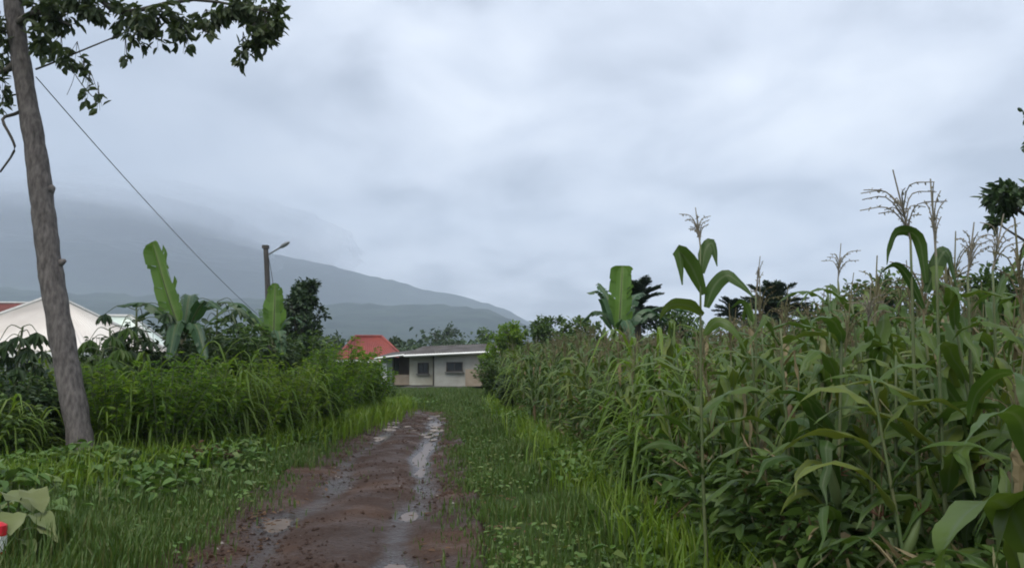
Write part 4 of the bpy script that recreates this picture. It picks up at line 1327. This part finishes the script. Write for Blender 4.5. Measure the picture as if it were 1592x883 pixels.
tag(mb.build('creepers', ['weed_leaf', 'green_stem']), 'knee-high broad leaves of weeds on the left verge around the trunk', 'weeds', kind='stuff')

n = 60000
Yf = 3.0 + 26 * g.uniform(0, 1, n) ** 1.5
Xf = field_x(Yf) + .1 + (np.maximum(.66 * Yf - field_x(Yf), 0) + 1) * g.uniform(0, 1, n) ** 1.4
den = fbm(Xf * .8, Yf * .6, 291, 4)
ok = (g.uniform(0, 1, n) < np.clip((den - .30) * 4, .03, 1)) & (np.hypot(Xf, Yf) > 2.6)
Xf, Yf, den = Xf[ok], Yf[ok], den[ok]; n = len(Xf)
Zf = ground_z(Xf, Yf) + g.uniform(.02, 1, n) ** .7 * (den - .15) * 2.0
az = g.uniform(0, 6.283, n)
mb = MB()
Lf = g.uniform(.06, .17, n)
leaves(mb, np.stack([Xf, Yf, Zf], 1), np.stack([np.cos(az), np.sin(az), g.uniform(-.6, .5, n)], 1), unit(g.normal(size=(n, 3)) * .45 + [0, 0, 1]), Lf, Lf * g.uniform(.3, .6, n), droop=.2, mi=0)
k2 = g.random(n) < .10
leaves(mb, np.stack([Xf, Yf, Zf], 1)[k2], np.stack([np.cos(az), np.sin(az), g.uniform(-1.5, 1.5, n)], 1)[k2], rdir(int(k2.sum()), g), .22, .02, mi=1)
tag(mb.build('field_weeds', ['mid_leaf', 'maize_dry']), 'waist-high weeds and dry trash growing between the maize stalks', 'weeds', kind='stuff')

n = 15000
Yv = 4.0 + 24 * g.uniform(0, 1, n) ** 1.4
Xv = np.where(g.random(n) < .55, g.uniform(-1, 0, n) * 3.0 - 1.3, g.uniform(0, 1, n) * 2.0 + 1.25) + road_x(Yv)
ok = (g.uniform(0, 1, n) < np.clip((fbm(Xv * 1.6 + 7, Yv * 1.3, 391, 4) - .42) * 5, .02, 1)) & (Xv > thick_x(Yv)) & (Xv < field_x(Yv) + .3)
Xv, Yv = Xv[ok], Yv[ok]; n = len(Xv)
az = g.uniform(0, 6.283, n); Lv = g.uniform(.03, .085, n)
mb = MB()
leaves(mb, np.stack([Xv, Yv, np.maximum(ground_z(Xv, Yv), 0) + g.uniform(.02, .13, n)], 1), np.stack([np.cos(az), np.sin(az), g.uniform(-.3, .5, n)], 1), unit(g.normal(size=(n, 3)) * .3 + [0, 0, 1]), Lv, Lv * g.uniform(.45, .8, n))
tag(mb.build('verge_herbs', 'weed_leaf'), 'low round-leaved herbs dotted through the verge grass', 'weeds', kind='stuff')

# fallen brown leaves and clods at the track edges
n = 2600
Yg = 4.5 + 20 * g.uniform(0, 1, n) ** 1.3
sd_ = np.where(g.random(n) < .6, -1, 1)
Xg = road_x(Yg) + sd_ * (HALF + .1 + g.normal(0, .28, n))
mb = MB()
az = g.uniform(0, 6.283, n)
leaves(mb, np.stack([Xg, Yg, np.maximum(ground_z(Xg, Yg), -.03) + .03], 1), np.stack([np.cos(az), np.sin(az), g.normal(0, .15, n)], 1), unit(g.normal(size=(n, 3)) * .3 + [0, 0, 1]), g.uniform(.04, .09, n), g.uniform(.02, .045, n))
tag(mb.build('leaf_litter', 'brown_leaf'), 'withered brown leaves strewn along the track edges', 'leaf litter', kind='stuff')


def stone_mesh(r, seed):
    g = np.random.default_rng(seed)
    nu, nv = 10, 7
    a = np.linspace(0, 6.283, nu, endpoint=False); b_ = np.linspace(-1.5, 1.5, nv)
    V = np.array([[math.cos(x) * math.cos(y), math.sin(x) * math.cos(y), .5 * math.sin(y)] for y in b_ for x in a])
    V *= r * (1 + .22 * g.normal(size=(len(V), 1)) * .6)
    i = np.arange(nv - 1)[:, None] * nu; j = np.arange(nu)[None]
    q = np.stack([i + j, i + (j + 1) % nu, i + nu + (j + 1) % nu, i + nu + j], -1).reshape(-1, 4)
    mb = MB(); mb.add(V, q, [[0, k, k + 1] for k in range(1, nu - 1)] + [[(nv - 1) * nu, (nv - 1) * nu + k + 1, (nv - 1) * nu + k] for k in range(1, nu - 1)])
    return mb.mesh('stone', 'stone', True)


sm = [stone_mesh(.10, k) for k in range(5)]
for k in range(38):
    y = random.uniform(17.5, 26); x = float(road_x(y)) + random.uniform(-1.0, 1.1)
    o = bpy.data.objects.new('stone', sm[k % 5]); col.objects.link(o)
    o.location = (x, y, -.035); o.scale = (random.uniform(.8, 2.2), random.uniform(.6, 1.3), random.uniform(.6, 1.0)); o.rotation_euler = (0, 0, random.uniform(0, 3))
    tag(o, 'pale flat stone in the mud where the track reaches the bend', 'stone', 'pale stones in the track')

n = 9000
g = np.random.default_rng(77)
Yc = 4.2 + 22 * g.uniform(0, 1, n) ** 1.3; Lc = g.uniform(-1.6, 1.2, n)
ic = np.searchsorted(ys, Yc).clip(0, len(ys) - 1)
jc = np.array([np.argmin(np.abs(lat[0] - l)) for l in Lc])
Zc = z[ic, jc]; Xc = X2[ic, jc]; Yc = Y2[ic, jc]
ok = (Zc > WL - .005) & (g.uniform(0, 1, n) < np.clip((fbm(Xc * 1.5, Yc * 1.1, 13, 3) - .3) * 3.5, .08, 1))
mb = MB()
oct_ = np.array([[1, 0, 0], [-1, 0, 0], [0, 1, 0], [0, -1, 0], [0, 0, .8], [0, 0, -.8]], float)
tri = [[0, 2, 4], [2, 1, 4], [1, 3, 4], [3, 0, 4], [2, 0, 5], [1, 2, 5], [3, 1, 5], [0, 3, 5]]
for x, y, q in zip(Xc[ok], Yc[ok], Zc[ok]):
    r = .006 + .022 * g.uniform() ** 3
    mb.add(oct_ * r * g.uniform(.6, 1.4, (6, 3)) + [x, y, q + r * .25], None, tri, mi=int(g.random() < .03))
tag(mb.build('gravel', ['mud', 'stone']), 'small clods and gravel scattered over the muddy track', 'gravel', kind='stuff')

# wooded ground between the houses and the hills
g = np.random.default_rng(44)
mb = MB()
n = 1500
Yt = g.uniform(120, 620, n); Xt = g.uniform(-.75, .75, n) * Yt
for x, y in zip(Xt, Yt):
    hh = g.uniform(2.5, 6.5) + 5 * fbm(np.array(x / 60), np.array(y / 60), 7)
    if y < 330 and abs(x / y) < .25: hh *= .75
    m_ = 80
    P = np.array([x, y, hh * .55]) + g.normal(size=(m_, 3)) * [hh * .27, hh * .27, hh * .22]
    leaves(mb, P, rdir(m_, g), rdir(m_, g), hh * .17, hh * .12)
tag(mb.build('woods', 'dark_leaf'), 'far belt of low woods at the foot of the hills', 'woods', kind='stuff')

# ------------------------------------------------------------------ air
mh, nt, nd, lk = mat('haze_air')
vol = N(nd, 'ShaderNodeVolumePrincipled')
vol.inputs['Color'].default_value = (.77, .87, 1.0, 1)
vol.inputs['Density'].default_value = .00036
vol.inputs['Anisotropy'].default_value = .2
o = N(nd, 'ShaderNodeOutputMaterial'); lk.new(vol.outputs[0], o.inputs['Volume'])
M['haze'] = mh
mb = MB(); box(mb, (0, 12, 298), (6700, 6700, 606))
tag(mb.build('haze', 'haze'), kind='stuff')

mm_, nt, nd, lk = mat('mist_air')
vol = N(nd, 'ShaderNodeVolumePrincipled')
vol.inputs['Color'].default_value = (.95, .97, 1.0, 1)
vol.inputs['Density'].default_value = .00013
o = N(nd, 'ShaderNodeOutputMaterial'); lk.new(vol.outputs[0], o.inputs['Volume'])
M['mist'] = mm_
mm2 = mm_.copy()
mm2.node_tree.nodes['Principled Volume'].inputs['Density'].default_value = .00075
M['dense_mist'] = mm2


def low_cloud(px, py, Y, rx, rz_, ry, shells, seed, tilt=0):
    """a bank of low cloud that thins out towards its rim: lumpy shells one inside the other"""
    for k in range(shells):
        f = 1 - k / shells * .92
        g = np.random.default_rng(seed + k)
        m_ = MB()
        a = np.linspace(-1, 1, 41) * 1.55
        tube(m_, np.stack([np.sin(a), a * 0, a * 0], 1), np.maximum(np.cos(a), .02), 28)
        v = m_.v[0]
        q = v * 2.3 + g.uniform(0, 50, 3)
        lump = 1 + .42 * (fbm(q[:, 0] + q[:, 1] * .5, q[:, 2] + q[:, 1] * .7, seed + k, 3) - .45)
        m_.v[0] = v * lump[:, None] * np.array([rx / FPX * Y, ry, rz_ / FPX * Y]) * f
        jit = g.normal(size=2) * [rx * .07 / FPX * Y, rz_ * .10 / FPX * Y] * (k > 0)
        tag(m_.build('mist', 'mist' if f > .62 else 'dense_mist', smooth=True, loc=at(px, py, Y) + np.array([jit[0], 0, jit[1]])), kind='stuff').rotation_euler = (0, tilt, 0)


low_cloud(20, 340, 2250, 520, 80, 240, 28, 3, R(4))
low_cloud(300, 378, 2200, 260, 40, 200, 12, 61, R(10))

# ------------------------------------------------------------------ sky and sun
SUN_EL, SUN_AZ = 58, 200   # azimuth clockwise from +Y
w = bpy.data.worlds.new('World'); scene.world = w; w.use_nodes = True
nt = w.node_tree; nd, lk = nt.nodes, nt.links; nd.clear()
sky = N(nd, 'ShaderNodeTexSky', sky_type='NISHITA'); sky.sun_disc = False
sky.sun_elevation = R(SUN_EL); sky.sun_rotation = R(SUN_AZ); sky.dust_density = 3
tc = N(nd, 'ShaderNodeTexCoord')
sx = N(nd, 'ShaderNodeSeparateXYZ'); lk.new(tc.outputs['Generated'], sx.inputs[0])
zz = N(nd, 'ShaderNodeMath', operation='MAXIMUM'); lk.new(sx.outputs[2], zz.inputs[0]); zz.inputs[1].default_value = 0
za = N(nd, 'ShaderNodeMath', operation='ADD'); lk.new(zz.outputs[0], za.inputs[0]); za.inputs[1].default_value = .22
dx = N(nd, 'ShaderNodeMath', operation='DIVIDE'); lk.new(sx.outputs[0], dx.inputs[0]); lk.new(za.outputs[0], dx.inputs[1])
dy = N(nd, 'ShaderNodeMath', operation='DIVIDE'); lk.new(sx.outputs[1], dy.inputs[0]); lk.new(za.outputs[0], dy.inputs[1])
cx = N(nd, 'ShaderNodeCombineXYZ'); lk.new(dx.outputs[0], cx.inputs[0]); lk.new(dy.outputs[0], cx.inputs[1])


def noise(scale, det, off, rough=.55):
    mp = N(nd, 'ShaderNodeMapping'); mp.inputs['Location'].default_value = off; mp.inputs['Scale'].default_value = (1, .8, 1)
    lk.new(cx.outputs[0], mp.inputs[0])
    n_ = N(nd, 'ShaderNodeTexNoise'); n_.inputs['Scale'].default_value = scale; n_.inputs['Detail'].default_value = det; n_.inputs['Roughness'].default_value = rough
    n_.inputs['Distortion'].default_value = .3
    lk.new(mp.outputs[0], n_.inputs['Vector']); return n_.outputs['Fac']


na, nb = noise(.9, 4, (3.1, 1.4, 0)), noise(2.6, 5, (7.3, 2.2, 0), .5)
mm = N(nd, 'ShaderNodeMath', operation='MULTIPLY_ADD'); lk.new(nb, mm.inputs[0]); mm.inputs[1].default_value = .58
ms = N(nd, 'ShaderNodeMath', operation='MULTIPLY'); lk.new(na, ms.inputs[0]); ms.inputs[1].default_value = .47
lk.new(ms.outputs[0], mm.inputs[2])
cloud = ramp(nd, lk, mm.outputs[0], [(.40, (.245, .27, .32)), (.52, (.42, .452, .515)), (.64, (.56, .588, .635))])
# heavier, darker cloud over the mountain to the left
dv = N(nd, 'ShaderNodeVectorMath', operation='DOT_PRODUCT'); lk.new(tc.outputs['Generated'], dv.inputs[0])
vd = Vector((-.60, .78, .14)).normalized(); dv.inputs[1].default_value = vd
mr = N(nd, 'ShaderNodeMapRange', interpolation_type='SMOOTHSTEP'); lk.new(dv.outputs['Value'], mr.inputs[0])
mr.inputs[1].default_value = .86; mr.inputs[2].default_value = 1.0; mr.inputs[3].default_value = 0; mr.inputs[4].default_value = .85
cloud = mix(nd, lk, mr.outputs[0], cloud, (.25, .285, .35))
sc10 = N(nd, 'ShaderNodeVectorMath', operation='SCALE'); lk.new(cloud, sc10.inputs[0]); sc10.inputs['Scale'].default_value = 10.0
c = mix(nd, lk, .94, sky.outputs[0], sc10.outputs[0])
bg = N(nd, 'ShaderNodeBackground'); bg.inputs['Strength'].default_value = .1
lk.new(c, bg.inputs['Color'])
wo = N(nd, 'ShaderNodeOutputWorld'); lk.new(bg.outputs[0], wo.inputs['Surface'])

sl = bpy.data.lights.new('sun', 'SUN'); sl.energy = 1.5; sl.angle = R(40); sl.color = (1, .95, .86)
so = bpy.data.objects.new('sun', sl); col.objects.link(so)
az, el = R(SUN_AZ), R(SUN_EL)
to_sun = Vector((math.sin(az) * math.cos(el), math.cos(az) * math.cos(el), math.sin(el)))
so.rotation_euler = to_sun.to_track_quat('Z', 'Y').to_euler()

# ------------------------------------------------------------------ camera and render settings
cam = bpy.data.cameras.new('camera'); co = bpy.data.objects.new('camera', cam); col.objects.link(co)
cam.sensor_width = 36; cam.sensor_fit = 'HORIZONTAL'; cam.lens = 36 * FPX / 1592
cam.clip_start = .05; cam.clip_end = 20000
co.location = (0, 0, EYE); co.rotation_euler = (R(90) + PITCH, 0, 0)
scene.camera = co
scene.render.engine = 'CYCLES'
cy = scene.cycles
cy.use_denoising = True
try:
    cy.denoiser = 'OPENIMAGEDENOISE'
except Exception:
    pass
cy.max_bounces = 6; cy.diffuse_bounces = 3; cy.glossy_bounces = 2; cy.transmission_bounces = 3; cy.volume_bounces = 3; cy.transparent_max_bounces = 4
cy.pixel_filter_type = 'BLACKMAN_HARRIS'; cy.filter_width = 1.9
cy.caustics_reflective = False; cy.caustics_refractive = False
vs = scene.view_settings
vs.view_transform = 'Standard'; vs.look = 'None'; vs.exposure = 1.06; vs.gamma = 1; vs.use_curve_mapping = False
